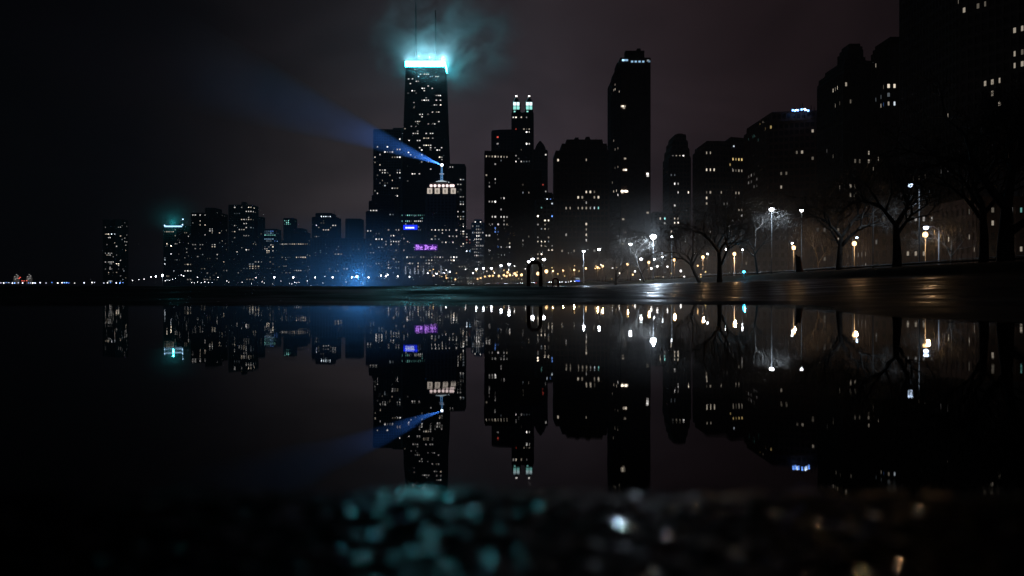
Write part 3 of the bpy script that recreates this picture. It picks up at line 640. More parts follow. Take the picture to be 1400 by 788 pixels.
building('apartment_tower', 'black tower topped by a broken stepped turret on its left half', 'tower', 300,
  [([(1119, 0), (1197, 2)], None, 100), ([(1121, 2), (1195, 3)], 100, 92), ([(1129, 3), (1190, 4)], 92, 84), ([(1146, 5), (1182, 5)], 84, 78), ([(1147, 6), (1178, 6)], 78, 62), ([(1150, 7), (1175, 7)], 62, 57)], 30, 3.2, 2.0, 2,
  '1141,119,w3 1143,119,w2 1147,119,w3,2 1142,145,w1,2 1164,144,w0 1187,211,w2 1148,252,w2,1 1164,250,w2,2 1164,263,w1,2 1140,212,w0 1186,217,w1', 4, lv=(0, 0, 1), rbox=(1122, 120, 1190, 300))
building('apartment_tower', 'black tower with rounded roof and two bright triple windows', 'tower', 290,
  [([(1193, 0), (1235, 0)], None, 64), ([(1196, 2), (1235, 2)], 64, 56), ([(1203, 3), (1235, 3)], 56, 52)], 30, 3.2, 2.0, 2,
  '1209,115,w1 1215,113,w3 1218,113,w2 1221,112,w3 1224,112,w3 1227,111,w3 1209,145,b1 1215,142,w1 1219,142,c3 1222,142,c2 1226,142,c3 1198,94,w2 1200,223,w1 1196,225,w1 1207,145,w1', 2, lv=(0, 1), rbox=(1196, 120, 1230, 280))
building('apartment_tower', 'huge black tower filling the right edge and rising out of the picture', 'tower', 230,
  [([(1232, 0), (1312, 0), (1470, -25)], None, -70)], 40, 3.2, 1.9, 2,
  '1313,8,w1,2 1315,17,w1 1335,2,w0,2 1388,40,w2,2 1393,38,w2 1398,36,w2,2 1388,46,w1 1389,82,w1 1392,80,w2,2 1397,78,w2,2 1345,117,w1,2 1353,115,w2,2 1356,114,w2 1353,135,w1,2 1299,157,w1 1345,120,w1', 6, lv=(0, 0, 1), rbox=(1240, 100, 1395, 290))
# low row behind the trees, its fronts lit by the street lamps
rows = [('pale low apartment block behind the lamps between the two nearest left trees', 1000, 1082, 304, 300, 3),
        ('brown low apartment block with a cornice behind the leaning stump', 1080, 1160, 300, 255, 1),
        ('low brick apartment block with a row of tall lit top windows', 1158, 1290, 288, 215, 1),
        ('low brick house row behind the big tree at the right edge', 1288, 1480, 276, 190, 1)]
for i, (lab, xa, xb, yt, D, s_) in enumerate(rows):
    wn = ('1098,350,w1 1110,352,w1 1090,358,w1', '1092,352,w1 1128,358,w1 1143,322,w2 1144,326,n3 1144,332,w1 1143,358,w1',
          '1236,294,n1 1240,294,n2,2 1246,295,n2 1249,294,n2 1256,293,n2,2 1260,294,n3 1264,292,n1 1269,293,n2 1272,293,n2 1218,293,n1 1185,357,n3 1180,341,n2 1178,344,b3 1179,348,n2 1187,342,n1 1184,345,w1 1162,356,n2,2 1241,340,w2 1260,342,w2 1242,351,w2 1255,354,w1 1211,290,w1 1211,299,w1 1168,348,w1',
          '1299,321,w3 1354,305,w3 1354,308,w3 1355,314,w2 1333,340,w3 1384,284,n2 1398,283,t3 1400,282,c3 1388,343,w2 1392,343,w2 1326,330,w1')[i]
    building('apartment_block', lab, 'apartment building', D, [([(xa, 0), (xb, 0)], None, yt)], 16, 3.1, 2.2, s_, wn, 6, lv=(0, 0, 1), pier=.45, span=.45)

# ------------------------------------------------------------------ street lamps
LOBJ = []
def lamp_light(p, col, power, r=.25, down=False):
    l = bpy.data.lights.new('lamp_glow', 'SPOT' if down else 'POINT')
    if down: l.spot_size = math.radians(156); l.spot_blend = .6
    l.color = col; l.energy = power; l.shadow_soft_size = r
    ob = bpy.data.objects.new('lamp_glow', l); COL.objects.link(ob); ob.location = p; return ob
ORANGE, WHITE, BLUEW = (1, .58, .26), (.66, .82, 1), (.5, .7, 1)
def lamp_mesh(h, arm, headm, kind, pale=False):
    pole = MB(); pole.lathe([(.16, 0), (.16, .5), (.08, .7), (.06, h)], seg=8)
    if arm:
        pole.tube([Vector((0, 0, h - .4)), Vector((arm * .4, 0, h + .05)), Vector((arm, 0, h + .1))], .05, 6)
    head = MB(); cap = MB()
    if kind == 'globe':
        head.lathe([(.12, 0), (.26, .12), (.32, .34), (.26, .56), (.12, .66)], (0, 0, h), 10); cap.lathe([(.2, .66), (.14, .74), (.03, .86)], (0, 0, h), 8)
    else:
        x = arm; head.lathe([(.08, -.34), (.24, -.25), (.32, -.1), (.3, .03), (.18, .07)], (x, 0, h), 10); cap.lathe([(.3, .075), (.2, .15), (.05, .22)], (x, 0, h), 8)
    return pole.data('pole', POLE_LIT if pale else POLE), head.data('lamp_head', headm), cap.data('cap', BLACKM)
hm_o = glow('sodium_lamp_glass', (1, .6, .26), 4.2); hm_w = glow('white_lamp_glass', (.9, .95, 1), 30); hm_s = glow('small_lamp_glass', (.95, .95, 1), 9)
hm_b = glow('bluish_lamp_glass', (.6, .75, 1), 12)
CACHE = {}
def lamp(px, py, zl, kind, label, group, arm=0, power=0, col=WHITE, D=None, base=None, hm=None, sc_=1):
    if D is None: D = (zl - H) * F / (CY - py)
    p = pos(px, py, D); b0 = base if base is not None else ground_z(p.x, p.y)
    if b0 < LAKE: b0 = LAKE
    h = max(1.2, p.z - b0 - .3); hk_ = round(h * 2) / 2 if kind == 'globe' else round(h, 1)
    hm = hm or (hm_o if kind == 'globe' else hm_w)
    key = (kind, round(h, 1), arm, hm.name, px in (1266, 798, 1004))
    if key not in CACHE: CACHE[key] = lamp_mesh(h, arm, hm, kind, px in (1266, 798, 1004))
    pm, hd, cp = CACHE[key]
    r = thing('street_lamp', label, 'street lamp', (p.x - arm, p.y, b0), group)
    link('pole', pm, r); link('lamp_head', hd, r); link('cap', cp, r)
    if sc_ != 1:
        for c in r.children:
            if c.name.startswith(('lamp_head', 'cap')): c.scale = (sc_, sc_, sc_); c.location = (arm * (1 - sc_), 0, h * (1 - sc_))
    if power: lamp_light(p + Vector((0, -.8, -.2)), col, power * .3, down=(kind == 'arm' and power < 8000 and D < 500))
    return r
G1, G2, G3 = 'short orange path lamps along the park', 'tall white street lamps along the drive', 'lamps along the far city shore'
OR = [(1265, 322, 900, 'orange park lamp in front of the lit top window row, nearest on the right'), (1168, 334, 800, 'orange park lamp just right of the thick tree trunk near the tall flagpole'),
      (1085, 340, 700, 'orange park lamp right above the broad stump'), (1004, 348, 900, 'orange park lamp on a lit pole left of the small cyan ground light'),
      (961, 352, 700, 'orange park lamp between the leaning tree and the straight tree'), (922, 356, 900, 'starry orange park lamp right below the brightest white lamp'),
      (887, 359, 600, 'orange park lamp left of the starry one beside the bright lamp pole'), (858, 362, 600, 'orange park lamp between the forked tree and the arched tree'),
      (824, 364, 400, 'orange park lamp under the left boughs of the forked tree'), (817, 366.5, 400, 'orange park lamp right of the tall lit pole'), (801, 367.5, 0, 'orange lamp touching the tall lit pole'),
      (785, 369.5, 500, 'orange lamp in the middle of the row right of the small ladder rail'), (770, 370.5, 400, 'orange lamp above the small ladder rail'), (756, 371, 400, 'orange lamp just right of the large ladder rail')]
for px, py, pw, lab in OR: lamp(px, py, 7.6, 'globe', lab, G1, power=pw * 5.0, col=ORANGE, sc_=1.15)
for i, (px, py) in enumerate([(747, 372.6), (735.5, 375.5), (713, 377), (706, 377.5), (697, 377), (689, 377.3), (682, 378), (674, 378), (669, 378.6), (663, 379), (657, 381), (694, 373.5), (692.5, 378.6), (704, 375), (653, 382.4)]):
    lamp(px, py, 0, 'globe', 'small orange lamp in the receding chain left of the large ladder rail', G1, D=300 + (747 - px) * 3.2, power=900 if i % 4 == 0 else 0, col=ORANGE, sc_=2.0)
WH = [(1055, 283, -0.0, 4500, 'tall white lamp shining through bare branches above the leaning stump'), (893, 321, 0, 34000, 'brightest white street lamp blazing beside a bare tree crown'),
      (798, 342, 0, 5000, 'tall white lamp on a lit pole left of the forked tree'), (728, 353, 0, 3000, 'tall white lamp above the large ladder rail'), (696, 360, 0, 2500, 'white lamp in front of the brown tower foot'),
      (685, 362, 0, 1500, 'white lamp in front of the dotted roof slab'), (672, 366, 0, 0, 'white lamp left of the pair before the dotted roof slab'), (661, 366, 0, 1500, 'white lamp at the right foot of the slim floodlit tower'),
      (651, 367, 0, 1500, 'white lamp at the left foot of the slim floodlit tower'), (723, 357, 0, 0, 'white lamp touching the top left of the large ladder rail'), (819, 339, 0, 0, 'small white lamp in the boughs of the forked tree'),
      (743.5, 353.5, 0, 0, 'white lamp right of the large ladder rail top'), (862, 332, 0, 800, 'white lamp between forked tree and blazing lamp'), (906, 350, 0, 1500, 'white lamp low right of the blazing lamp'),
      (918.5, 321.5, 0, 0, 'white lamp right of the blazing lamp at the same height'), (947.5, 345.3, 0, 500, 'white lamp beside the leaning tree trunk'), (967.5, 346, 0, 500, 'white lamp between leaning and straight tree'),
      (1015, 340, 0, 500, 'white lamp upper right of the lit pole lamp'), (992.5, 339.5, 0, 500, 'white lamp upper left of the lit pole lamp'), (1171.5, 323, 1, 900, 'white lamp just above the orange lamp by the flagpole'),
      (1245, 249, -1, 1500, 'tall white lamp high beside the thick tree trunk, highest of all lamps'), (1096, 284.5, 0, 0, 'small white lamp high right of the lamp in the branches'),
      (1083, 331, 0, 400, 'small white lamp directly over the stump lamp'), (876.5, 353, 0, 0, 'small white lamp left of the blazing lamp pole'), (894.5, 353.5, 0, 0, 'small white lamp on the blazing lamp pole')]
for px, py, arm, pw, lab in WH:
    lamp(px, py, 12.5 if py < 345 else 12.0, 'arm', lab, G2, arm=arm, power=pw * 1.6, col=WHITE, hm=hm_b if py in (249, 323) else None, sc_=2.2 if px == 893 else 1.1 if px == 1055 else .85 if px > 900 else 1.3 if py < 345 else 1.8)
# the lamp whose pole stands right of it
lamp(1266, 307.5, 8.6, 'arm', 'white armed lamp on the bright slender pole near the right tree group', G2, arm=-1.7, power=1100, hm=hm_b)
i = 0
for px, py, s_, pw in [(375, 380, 2, 5), (401, 380, 2, 4), (431, 380, 1.7, 3), (455, 380, 1.8, 3), (481, 380, 1.6, 3), (488, 379.5, 3.0, 12), (504, 380, 1.9, 4), (521, 377.6, 1.8, 4), (527.5, 378.2, 2, 4), (530, 376.6, 2, 4), (543.5, 378.6, 1.9, 4), (560, 379, 1.7, 4),
                       (350, 380, 1.2, 0), (222, 377.5, 3.0, 9), (213, 378.6, 1.6, 0), (206.5, 379, 1.2, 0), (251, 377.6, 1.3, 0), (248, 376.4, 1, 0), (270, 379.4, 1, 0), (298, 379.6, 1, 0), (420, 384.5, 1, 0), (444, 378, .8, 0),
                       (197, 381.8, .9, 0), (190, 382.6, .8, 0), (181, 383.7, .9, 0), (240, 381, .7, 0), (236, 382, .7, 0), (232, 383.5, .7, 0), (226, 384, .8, 0),
                       (262, 386.6, .7, 0), (266, 386.8, .7, 0), (270, 386, .7, 0), (275, 386.5, .7, 0), (280, 385.6, .9, 0), (285, 386.6, .7, 0), (290, 386.8, .7, 0), (310, 384.5, .9, 0), (312.5, 386, .7, 0), (331, 386, .8, 0), (358.5, 385.4, 1, 0), (361, 387, .8, 0), (344, 388, .7, 0),
                       (396, 387.5, .7, 0), (399, 388.4, .8, 0), (403, 386.3, 1, 0), (405.5, 387, .8, 0), (409, 386.4, .8, 0), (441.5, 387, .8, 0), (473, 386, .8, 0), (384, 384.5, .7, 0), (373, 388, .7, 0)]:
    D = 880 + max(0, 500 - px) * .75
    names = {375: 'leftmost big starry lamp on the far shore below the curved roof block', 488: 'largest blue white lamp on the far shore in the blue glow', 222: 'bright yellowish lamp at the top of the left ramp of lights'}
    lab = names.get(px, 'white lamp on the far city shore' + (' in the evenly spaced bright row' if s_ >= 1.6 else ', one of the faint small ones near the waterline'))
    lamp(px, py, 0, 'globe', lab, G3, D=D, hm=hm_w if s_ > 1.5 else hm_s, sc_=s_ * 1.2, power=pw * 1200, col=BLUEW if 440 < px < 540 else WHITE, base=LAND)
# warm cluster in front of the hotel
for i, (px, py) in enumerate([(585, 374), (592, 377), (595, 373.5), (597, 375), (601, 377), (604, 379), (607, 374), (609, 377), (611, 376.4), (615, 372.6), (615.4, 377), (588, 370.5), (610, 370), (624, 374), (600, 371.8)]):
    lamp(px, py, 0, 'globe', 'warm lamp in the cluster before the low hotel', 'warm lamps before the hotel', D=840, hm=hm_o if i % 3 else hm_w, sc_=1.9 if i % 2 else 1.3, power=2600 if i % 4 == 0 else 0, col=(1, .85, .7), base=LAND)
# faint lamps of the streets behind the drive
rs = random.Random(19)
FW = [wmat('n', 4), wmat('w', 4), wmat('w', 3), hm_o, wmat('a', 3)]
for i in range(58):
    px = rs.uniform(575, 850) if i % 4 else rs.uniform(850, 1010); py = rs.uniform(368, 386) if px < 700 else rs.uniform(362, 383)
    where = 'left of the slim floodlit tower' if px < 645 else 'between the slim tower and the large ladder rail' if px < 722 else 'right of the large ladder rail' if px < 850 else 'beyond the trees below the blazing lamp'
    lamp(px, py, 0, 'globe', 'faint misty street lamp ' + where, 'faint distant lamps ' + where, D=rs.uniform(430, 560) if px < 850 else rs.uniform(280, 400), hm=rs.choice(FW), sc_=rs.uniform(.7, 1.3), base=LAND)
# breakwater with beads of light, domes of a far pier
mb = MB(); a = pos(-220, 389.2, 1500); b2 = pos(182, 389.2, 1500)
mb.prism([(a.x, 1492), (b2.x, 1492), (b2.x, 1512), (a.x, 1512)], -3, 3.2, 0, top=[(a.x, 1497), (b2.x - 4, 1497), (b2.x - 4, 1508), (a.x, 1508)])
link('breakwater', mb.data('breakwater', CONC), label='long low concrete breakwater on the lake carrying a string of tiny lights', category='breakwater')
rs = random.Random(3)
for i, px in enumerate([1, 5, 8.5, 12, 17, 20, 25, 31, 39, 42, 45, 48, 55, 63, 71, 79, 85, 88, 91, 94, 102, 115, 126, 129, 142, 147, 151, 159, 164, 168]):
    c_ = rs.choice(['b', 'p', 'n', 'p', 'b'])
    lamp(px, 387.2 + rs.uniform(-.4, .5), 0, 'globe', 'tiny bluish lamp in the string along the breakwater', 'tiny lamps along the breakwater', D=1500, hm=wmat(c_, rs.choice((3, 4))), sc_=2.4, base=3.2)
root = thing('pier_pavilion', 'pair of small lit domes with red lights between them far out on the lake', 'pavilion', pos(31, 389, 1560))
o = Vector(root.location)
mb = MB(); a = pos(16, 389, 1560); b2 = pos(46, 389, 1560); mb.abox(a.x, 1560, 2, b2.x, 1580, 8); link('hall', mb.data('hall', CONC, o), root)
for x in (22.5, 40):
    c_ = pos(x, 381, 1570); mb = MB(); R_ = 5.4
    mb.lathe([(R_ * math.cos(t * math.pi / 12), R_ * 1.15 * math.sin(t * math.pi / 12) - 1) for t in range(0, 7)][:-1] + [(.3, R_ * 1.15 - 1)], c_, 12); mb.lathe([(5, -12), (5.2, -1)], c_, 12)
    link('dome', mb.data('dome', glow('dome_dim_glow', (.8, .75, .7), .045), o), root)  # faint light on the domes put in as emission
    lights([(x - 2.4, 378.5), (x + 2, 377.5), (x, 375.6), (x + 1, 380.5), (x - 1.5, 381.8)], 'dome_lamp', root, o, 1560, 2, wmat('n', 2), 1.2, 1.1)
lights([(27.5, 379.5), (30, 384), (33, 384.4), (36.5, 384), (26, 381)], 'red_lamp', root, o, 1560, -1, wmat('r', 3), 1.9, 1.1)

# lone cyan ground light by the path
p = pos(1017, 372.5, 115); root = thing('ground_light', 'small cyan path light glowing low on the grass bank', 'light', (p.x, p.y, ground_z(p.x, p.y)))
hgt = p.z - root.location.z
mb = MB(); mb.lathe([(.12, 0), (.1, .1), (.05, .15), (.05, max(.2, hgt))], seg=8); link('post', mb.data('post', BLACKM), root)
mb = MB(); mb.lathe([(.08, -.1), (.2, 0), (.2, .14), (.08, .22)], (0, 0, max(.2, hgt)), 10); link('lens', mb.data('lens', glow('cyan_lens', (.05, .6, 1), 9)), root)
lamp_light(p + Vector((0, -.5, .3)), (.05, .55, 1), 120, .1)

# ------------------------------------------------------------------ bare trees
def tree(px, base_y, D, h, seed, label, lean=0, spread=1.0, r0=None, low=.28, depth=6, name='bare_tree'):
    rs = random.Random(seed); p = pos(px, base_y, D); bz = ground_z(p.x, p.y)
    root = thing(name, label, 'tree', (p.x, p.y, bz - .1), 'bare winter trees in the lakeside park', rz=rs.uniform(-.3, .3) if lean == 0 else 0)
    tr = MB(); cr = MB(); r0 = r0 or h * .028
    def limb(a, d, ln, r, lv):
        pts = [a]; n = 4 if lv < 3 else 3; dd = d.copy()
        for i in range(n):
            dd = (dd + Vector((rs.uniform(-1, 1), rs.uniform(-1, 1), rs.uniform(-.5, .8))) * (.16 if lv else .05)).normalized()
            pts.append(pts[-1] + dd * (ln / n))
        rad = [r * (1 - .42 * i / n) for i in range(n + 1)]
        (tr if lv == 0 else cr).tube(pts, rad, (9, 6, 5, 4, 3, 3, 3)[lv], cap=lv < 2)
        if lv >= depth: return
        kids = (rs.choice((3, 4)) if lv == 0 else rs.choice((2, 3)) if lv < 3 else 3 if D < 190 else rs.choice((2, 3)))
        for k in range(kids + (1 if lv >= 1 else 0)):
            t = 1.0 if k < 2 else rs.uniform(.4, .95); i = t * n; j = min(n - 1, int(i)); q = pts[j].lerp(pts[j + 1], i - j)
            ax = dd.orthogonal().normalized(); ax.rotate(Matrix.Rotation(k * 2.4 + rs.uniform(-.5, .5), 3, dd))
            nd = (dd + ax * rs.uniform(.55, 1.05) * (spread if lv < 2 else 1)).normalized(); nd = (nd + Vector((0, 0, .10 if lv < 3 else -.05))).normalized()
            limb(q, nd, ln * rs.uniform(.62, .86) if lv else h * rs.uniform(.2, .3), max(.008, r * rs.uniform(.42, .6) if k else r * .62), lv + 1)
    limb(Vector((0, 0, 0)), Vector((lean, 0, 1)).normalized(), h * low, r0, 0)
    link('trunk', tr.data('trunk', BARK), root); link('crown', cr.data('crown', TWIG), root)
    return root
tree(842, 383, 175, 10.5, 5, 'forked bare tree left of the blazing white lamp', spread=1.2, r0=.32)
tree(881, 380, 180, 12.5, 12, 'arched bare tree lit from behind by the blazing white lamp', -.35, 1.3, r0=.25)
tree(957, 376, 130, 12, 21, 'bare tree leaning left over an orange lamp', -.5, 1.2, r0=.33)
tree(984, 374, 112, 13.5, 33, 'straight dark tree with a wide crown by the amber windowed tower', 0, 1.2, r0=.42, low=.32)
tree(1036, 371, 119, 13.5, 44, 'thin bare tree lit blue by the tall lamp in its crown', -.1, 1.2, r0=.2)
tree(1147, 364, 98, 12.5, 57, 'dark upright tree between the stump and the flagpole', 0, 1.2, r0=.42, low=.34)
tree(1226, 358, 84, 13, 68, 'thick dark tree trunk right of the flagpole', 0, 1.2, r0=.5, low=.36)
tree(1300, 353, 105, 9, 71, 'small bare tree between the bright slender pole and the right tree pair', 0, 1.2, r0=.16)
tree(1344, 350, 74, 13, 83, 'left of the two big trees at the right edge', 0, 1.1, r0=.45, low=.4)
tree(1375, 349, 66, 18, 95, 'biggest bare tree with a heavy forked trunk at the right edge', 0, 1.15, r0=.72, low=.26)
tree(915, 380, 240, 11, 101, 'slim bare tree behind the starry orange lamp', 0, 1, r0=.2)
tree(828, 384, 260, 9, 102, 'small bare tree right of the tall lit pole', 0, 1, r0=.18)
tree(778, 386, 330, 9, 103, 'small far bare tree right of the small ladder rail', 0, 1, r0=.18)
tree(1193 - 75, 366, 140, 10, 104, 'slender bare tree behind the leaning stump', 0, 1, r0=.18)
p = pos(1092.5, 366, 104); root = thing('tree_stump', 'broad dark reddish stump standing on the grass bank under an orange lamp', 'stump', (p.x, p.y, ground_z(p.x, p.y) - .1))
mb = MB(); mb.tube([Vector((0.08, 0, 0)), Vector((.02, 0, .6)), Vector((-.08, 0, 1.4)), Vector((-.16, .05, 2.1))], [.52, .42, .38, .34], 10); mb.tube([Vector((-.16, 0, 1.9)), Vector((-.4, 0, 2.35))], [.16, .1], 7); link('trunk', mb.data('trunk', mat('reddish_bark', (.08, .03, .02), .9, scale=3, bump=.6)), root)
p = pos(1193.5, 362, 92); gz = ground_z(p.x, p.y); root = thing('flagpole', 'tall thin pale pole without a flag left of the thick tree', 'pole', (p.x, p.y, gz))
mb = MB(); mb.lathe([(.14, 0), (.14, .3), (.06, .4), (.035, 7.2)], seg=8); link('pole', mb.data('pole', POLE), root)
mb = MB(); mb.lathe([(.02, 7.2), (.08, 7.27), (.02, 7.35)], seg=8); link('finial', mb.data('finial', POLE), root)

# guard rail along the bank
root = thing('guard_rail', 'low pale metal guard rail running along the top of the grass bank', 'railing', (shore(100) + 8, 100, LAND)); o = Vector(root.location)
rail = MB(); pts = []
y = 58
while y < 290:
    z = ground_z(shore(y) + 9, y); pts.append(Vector((shore(y) + 9, y, z + .75))); y += 3
rail.tube(pts, .05, 5); rail.tube([q - Vector((0, 0, .3)) for q in pts], .035, 5)
link('rail', rail.data('rail', POLE, o), root)
pm = MB(); pm.lathe([(.05, -.75), (.05, 0)], seg=6); pd = pm.data('post', POLE)
for q in pts: link('post', pd, root, q - o)

# ladder rails on the promenade brink
def ladder(px, yb, yt, D, w, label):
    p = pos(px, yb, D); h = (yb - yt) / F * D; root = thing('ladder_rail', label, 'ladder rail', p, 'swim ladder rails on the promenade brink')
    for k, (off, m_) in enumerate(((0, REDM), (.32, BLACKM))):
        pts = [Vector((-w / 2, off, -.15)), Vector((-w / 2, off, h * .8)), Vector((-w / 2 + w * .1, off, h * .94)), Vector((-w * .22, off, h)), Vector((w * .22, off, h)), Vector((w / 2 - w * .1, off, h * .94)), Vector((w / 2, off, h * .8)), Vector((w / 2, off, -.15))]
        mb = MB(); mb.tube(pts, .062 if k == 0 else .045, 10); link('hoop', mb.data('hoop', m_), root)
    for z in (.12, .4, .66):
        pass
    mb = MB(); mb.abox(-w / 2 - .02, .0, h * .97, w / 2 + .02, .34, h * 1.0); 
    for s_ in (-1, 1):
        q = MB(); q.abox(s_ * w / 2 - .1, -.12, -.1, s_ * w / 2 + .1, .12, .03); link('foot_plate', q.data('foot_plate', BLACKM), root)
        q = MB(); q.tube([Vector((s_ * w / 2, 0, h * .45)), Vector((s_ * w / 2, .32, h * .45))], .025, 6); link('brace', q.data('brace', BLACKM), root)
    return root
ladder(731, 396.4, 359, 25.6, .39, 'large dark red arched ladder rail standing on the promenade edge')
ladder(759.5, 394.5, 381.3, 55, .36, 'small far ladder rail right of the large red one')

# ------------------------------------------------------------------ cars
cp_col = [mat('car_paint_' + n, c, .25, .3, coat=.6) for n, c in (('silver', (.3, .3, .31)), ('black', (.015, .015, .016)), ('blue', (.02, .04, .12)), ('white', (.55, .55, .55)), ('red', (.2, .015, .015)))]
tyre = mat('tyre_rubber', (.015, .015, .015), .9); hl = glow('headlamp', (.9, .95, 1), 24); tl = glow('tail_lamp', (1, .04, .03), 7)
def car_meshes():
    prof = [(-2.2, .35), (-2.25, .75), (-2.05, .95), (-1.35, 1.0), (-.75, 1.42), (.65, 1.45), (1.35, 1.02), (2.1, .92), (2.25, .7), (2.2, .35)]
    b = MB(); n = len(prof)
    P = []
    for s_ in (-1, 1):
        for x, z in prof: P.append((x, s_ * (.88 if z < 1.1 else .66), z))
    b.add(P, [tuple(range(n - 1, -1, -1)), tuple(range(n, 2 * n))] + [(i, (i + 1) % n, n + (i + 1) % n, n + i) for i in range(n)])
    g_ = MB(); g_.add([(-1.25, -.72, 1.05), (-.74, -.68, 1.38), (-.74, .68, 1.38), (-1.25, .72, 1.05)], [(0, 1, 2, 3)]); g_.add([(1.27, -.72, 1.07), (.66, -.68, 1.41), (.66, .68, 1.41), (1.27, .72, 1.07)], [(3, 2, 1, 0)])
    g_.v = [(x + (-.02 if x < 0 else .02), y, z + .02) for x, y, z in g_.v]
    w = MB(); w.tube([Vector((0, -.1, 0)), Vector((0, .1, 0))], .32, 12)
    h_ = MB(); h_.abox(-.05, -.16, -.08, .05, .16, .08)
    return b, g_, w, h_
cb, cg, cw, ch_ = car_meshes()
cgd, cwd, chd, ctd = cg.data('windscreen', GLASS), cw.data('wheel', tyre), ch_.data('headlight', hl), ch_.data('tail_light', tl)
cbd = [cb.data('body', m_) for m_ in cp_col]
cnames = ('silver', 'black', 'dark blue', 'white', 'red')
def car(x, y, rz, k, label):
    r = thing('car', label, 'car', (x, y, LAND + .47), 'cars on the shore drive', rz)
    link('body', cbd[k], r); link('windscreen', cgd, r)
    for sx_ in (-1.35, 1.35):
        for sy in (-.82, .82): link('wheel', cwd, r, (sx_, sy, .33))
    for sy in (-.62, .62): link('headlight', chd, r, (2.24, sy, .68)); link('tail_light', ctd, r, (-2.24, sy, .72))
    return r
rs = random.Random(11)
marks = [(596, 'before the hotel'), (619, 'before the hotel'), (633, 'right of the hotel'), (641, 'under the slim floodlit tower'), (646, 'under the slim floodlit tower'), (655, 'under the slim floodlit tower'), (668, 'under the dotted roof slab'), (682, 'under the dotted roof slab'),
         (690, 'under the dotted roof slab'), (706, 'left of the large ladder rail'), (711, 'left of the large ladder rail'), (727, 'seen through the large ladder rail'), (733, 'seen through the large ladder rail'), (751, 'left of the small ladder rail'), (765, 'right of the small ladder rail'), (773, 'right of the small ladder rail'), (875, 'under the arched tree'), (1108, 'behind the stump')]
for i, (px, w) in enumerate(marks):
    # find where this sight line meets the lane
    best = None
    for y in range(90, 900, 2):
        t = Vector((shore(y + 5) - shore(y - 5), 10)).normalized(); n = Vector((t.y, -t.x)); q = Vector((shore(y), y)) + n * (38.5 if i % 3 else 47.5)
        d = abs(CX + q.x / q.y * F - px)
        if best is None or d < best[0]: best = (d, q, t)
    d, q, t = best; away = (i % 5 == 2)
    ang = math.atan2(-t.y, -t.x) + (math.pi if away else 0)
    k = rs.randrange(5); car(q.x, q.y, ang, k, '%s car %s on the shore drive %s' % (cnames[k], 'showing red tail lights' if away else 'with headlights on', w))
# coach with a blue light strip
best = None
for y in range(90, 900, 2):
    t = Vector((shore(y + 5) - shore(y - 5), 10)).normalized(); n = Vector((t.y, -t.x)); q = Vector((shore(y), y)) + n * 38
    d = abs(CX + q.x / q.y * F - 786)
    if best is None or d < best[0]: best = (d, q, t)
_, q, t = best
root = thing('bus', 'long dark bus with a glowing blue stripe beside the tall lit pole', 'bus', (q.x, q.y, LAND + .47), rz=math.atan2(-t.y, -t.x) - .5)
mb = MB(); mb.prism([(-6, -1.25), (5.8, -1.25), (6, -1.1), (6, 1.1), (5.8, 1.25), (-6, 1.25)], .35, 3.1); mb.abox(-5, -1, 3.1, 3, 1, 3.3); link('body', mb.data('body', cp_col[2]), root)
for s_ in (-1, 1):
    mb = MB(); mb.abox(-5.9, s_ * 1.27 - .02, .75, 5.7, s_ * 1.27 + .02, 1.25); link('light_stripe', mb.data('light_stripe', glow('blue_light_strip', (.04, .14, 1), 3)), root)
    mb = MB(); mb.abox(-5.6, s_ * 1.265 - .015, 1.7, 5.4, s_ * 1.265 + .015, 2.6); link('side_window', mb.data('side_window', wmat('c', 1)), root)
    link('headlight', chd, root, (6.02, s_ * .85, .75)); link('tail_light', ctd, root, (-6.02, s_ * .85, .9))
    for x in (-4, 3.8): link('wheel', cwd, root, (x, s_ * 1.1, .33)).scale = (1.4, 1, 1.4)

# ------------------------------------------------------------------ sky, air, lights
w = bpy.data.worlds.new('World'); sc.world = w; w.use_nodes = True
nt = w.node_tree; N, L = nt.nodes, nt.links; N.clear()
out = N.new('ShaderNodeOutputWorld'); bg = N.new('ShaderNodeBackground'); L.new(bg.outputs[0], out.inputs['Surface'])
tc = N.new('ShaderNodeTexCoord')
def vm(op, a, b_=None):
    n = N.new('ShaderNodeVectorMath'); n.operation = op
    for i, v in enumerate((a, b_)):
        if v is None: continue
        if isinstance(v, (tuple, Vector)): n.inputs[i].default_value = tuple(v)
        elif isinstance(v, (int, float)): n.inputs['Scale'].default_value = v
        else: L.new(v, n.inputs[i])
    return n.outputs['Value'] if op == 'DOT_PRODUCT' else n.outputs['Vector']
def ma(op, a, b_=0.0):
    n = N.new('ShaderNodeMath'); n.operation = op
    for i, v in enumerate((a, b_)):
        if isinstance(v, (int, float)): n.inputs[i].default_value = v
        else: L.new(v, n.inputs[i])
    return n.outputs[0]
dirn = vm('NORMALIZE', tc.outputs['Generated'])
acc = None
def lobe(px, py, k, col, stretch=1.0):
    global acc
    c = Vector(((px - CX) / F, 1, (CY - py) / F)).normalized()
    d = vm('DOT_PRODUCT', dirn, c); e = ma('EXPONENT', ma('MULTIPLY', ma('SUBTRACT', d, 1.0), k))
    cn = N.new('ShaderNodeCombineXYZ'); [setattr(cn.inputs[i], 'default_value', col[i]) for i in range(3)]
    n = N.new('ShaderNodeVectorMath'); n.operation = 'SCALE'; L.new(cn.outputs[0], n.inputs[0]); L.new(e, n.inputs['Scale'])
    acc = n.outputs['Vector'] if acc is None else vm('ADD', acc, n.outputs['Vector'])
SKY = 1.0
lobe(850, 120, 16, (.0180, .0105, .0120))
lobe(650, 290, 50, (.033, .026, .034))
lobe(480, 280, 160, (.018, .016, .014))
lobe(640, 60, 60, (.006, .008, .009))
lobe(330, 330, 90, (.002, .0022, .003))
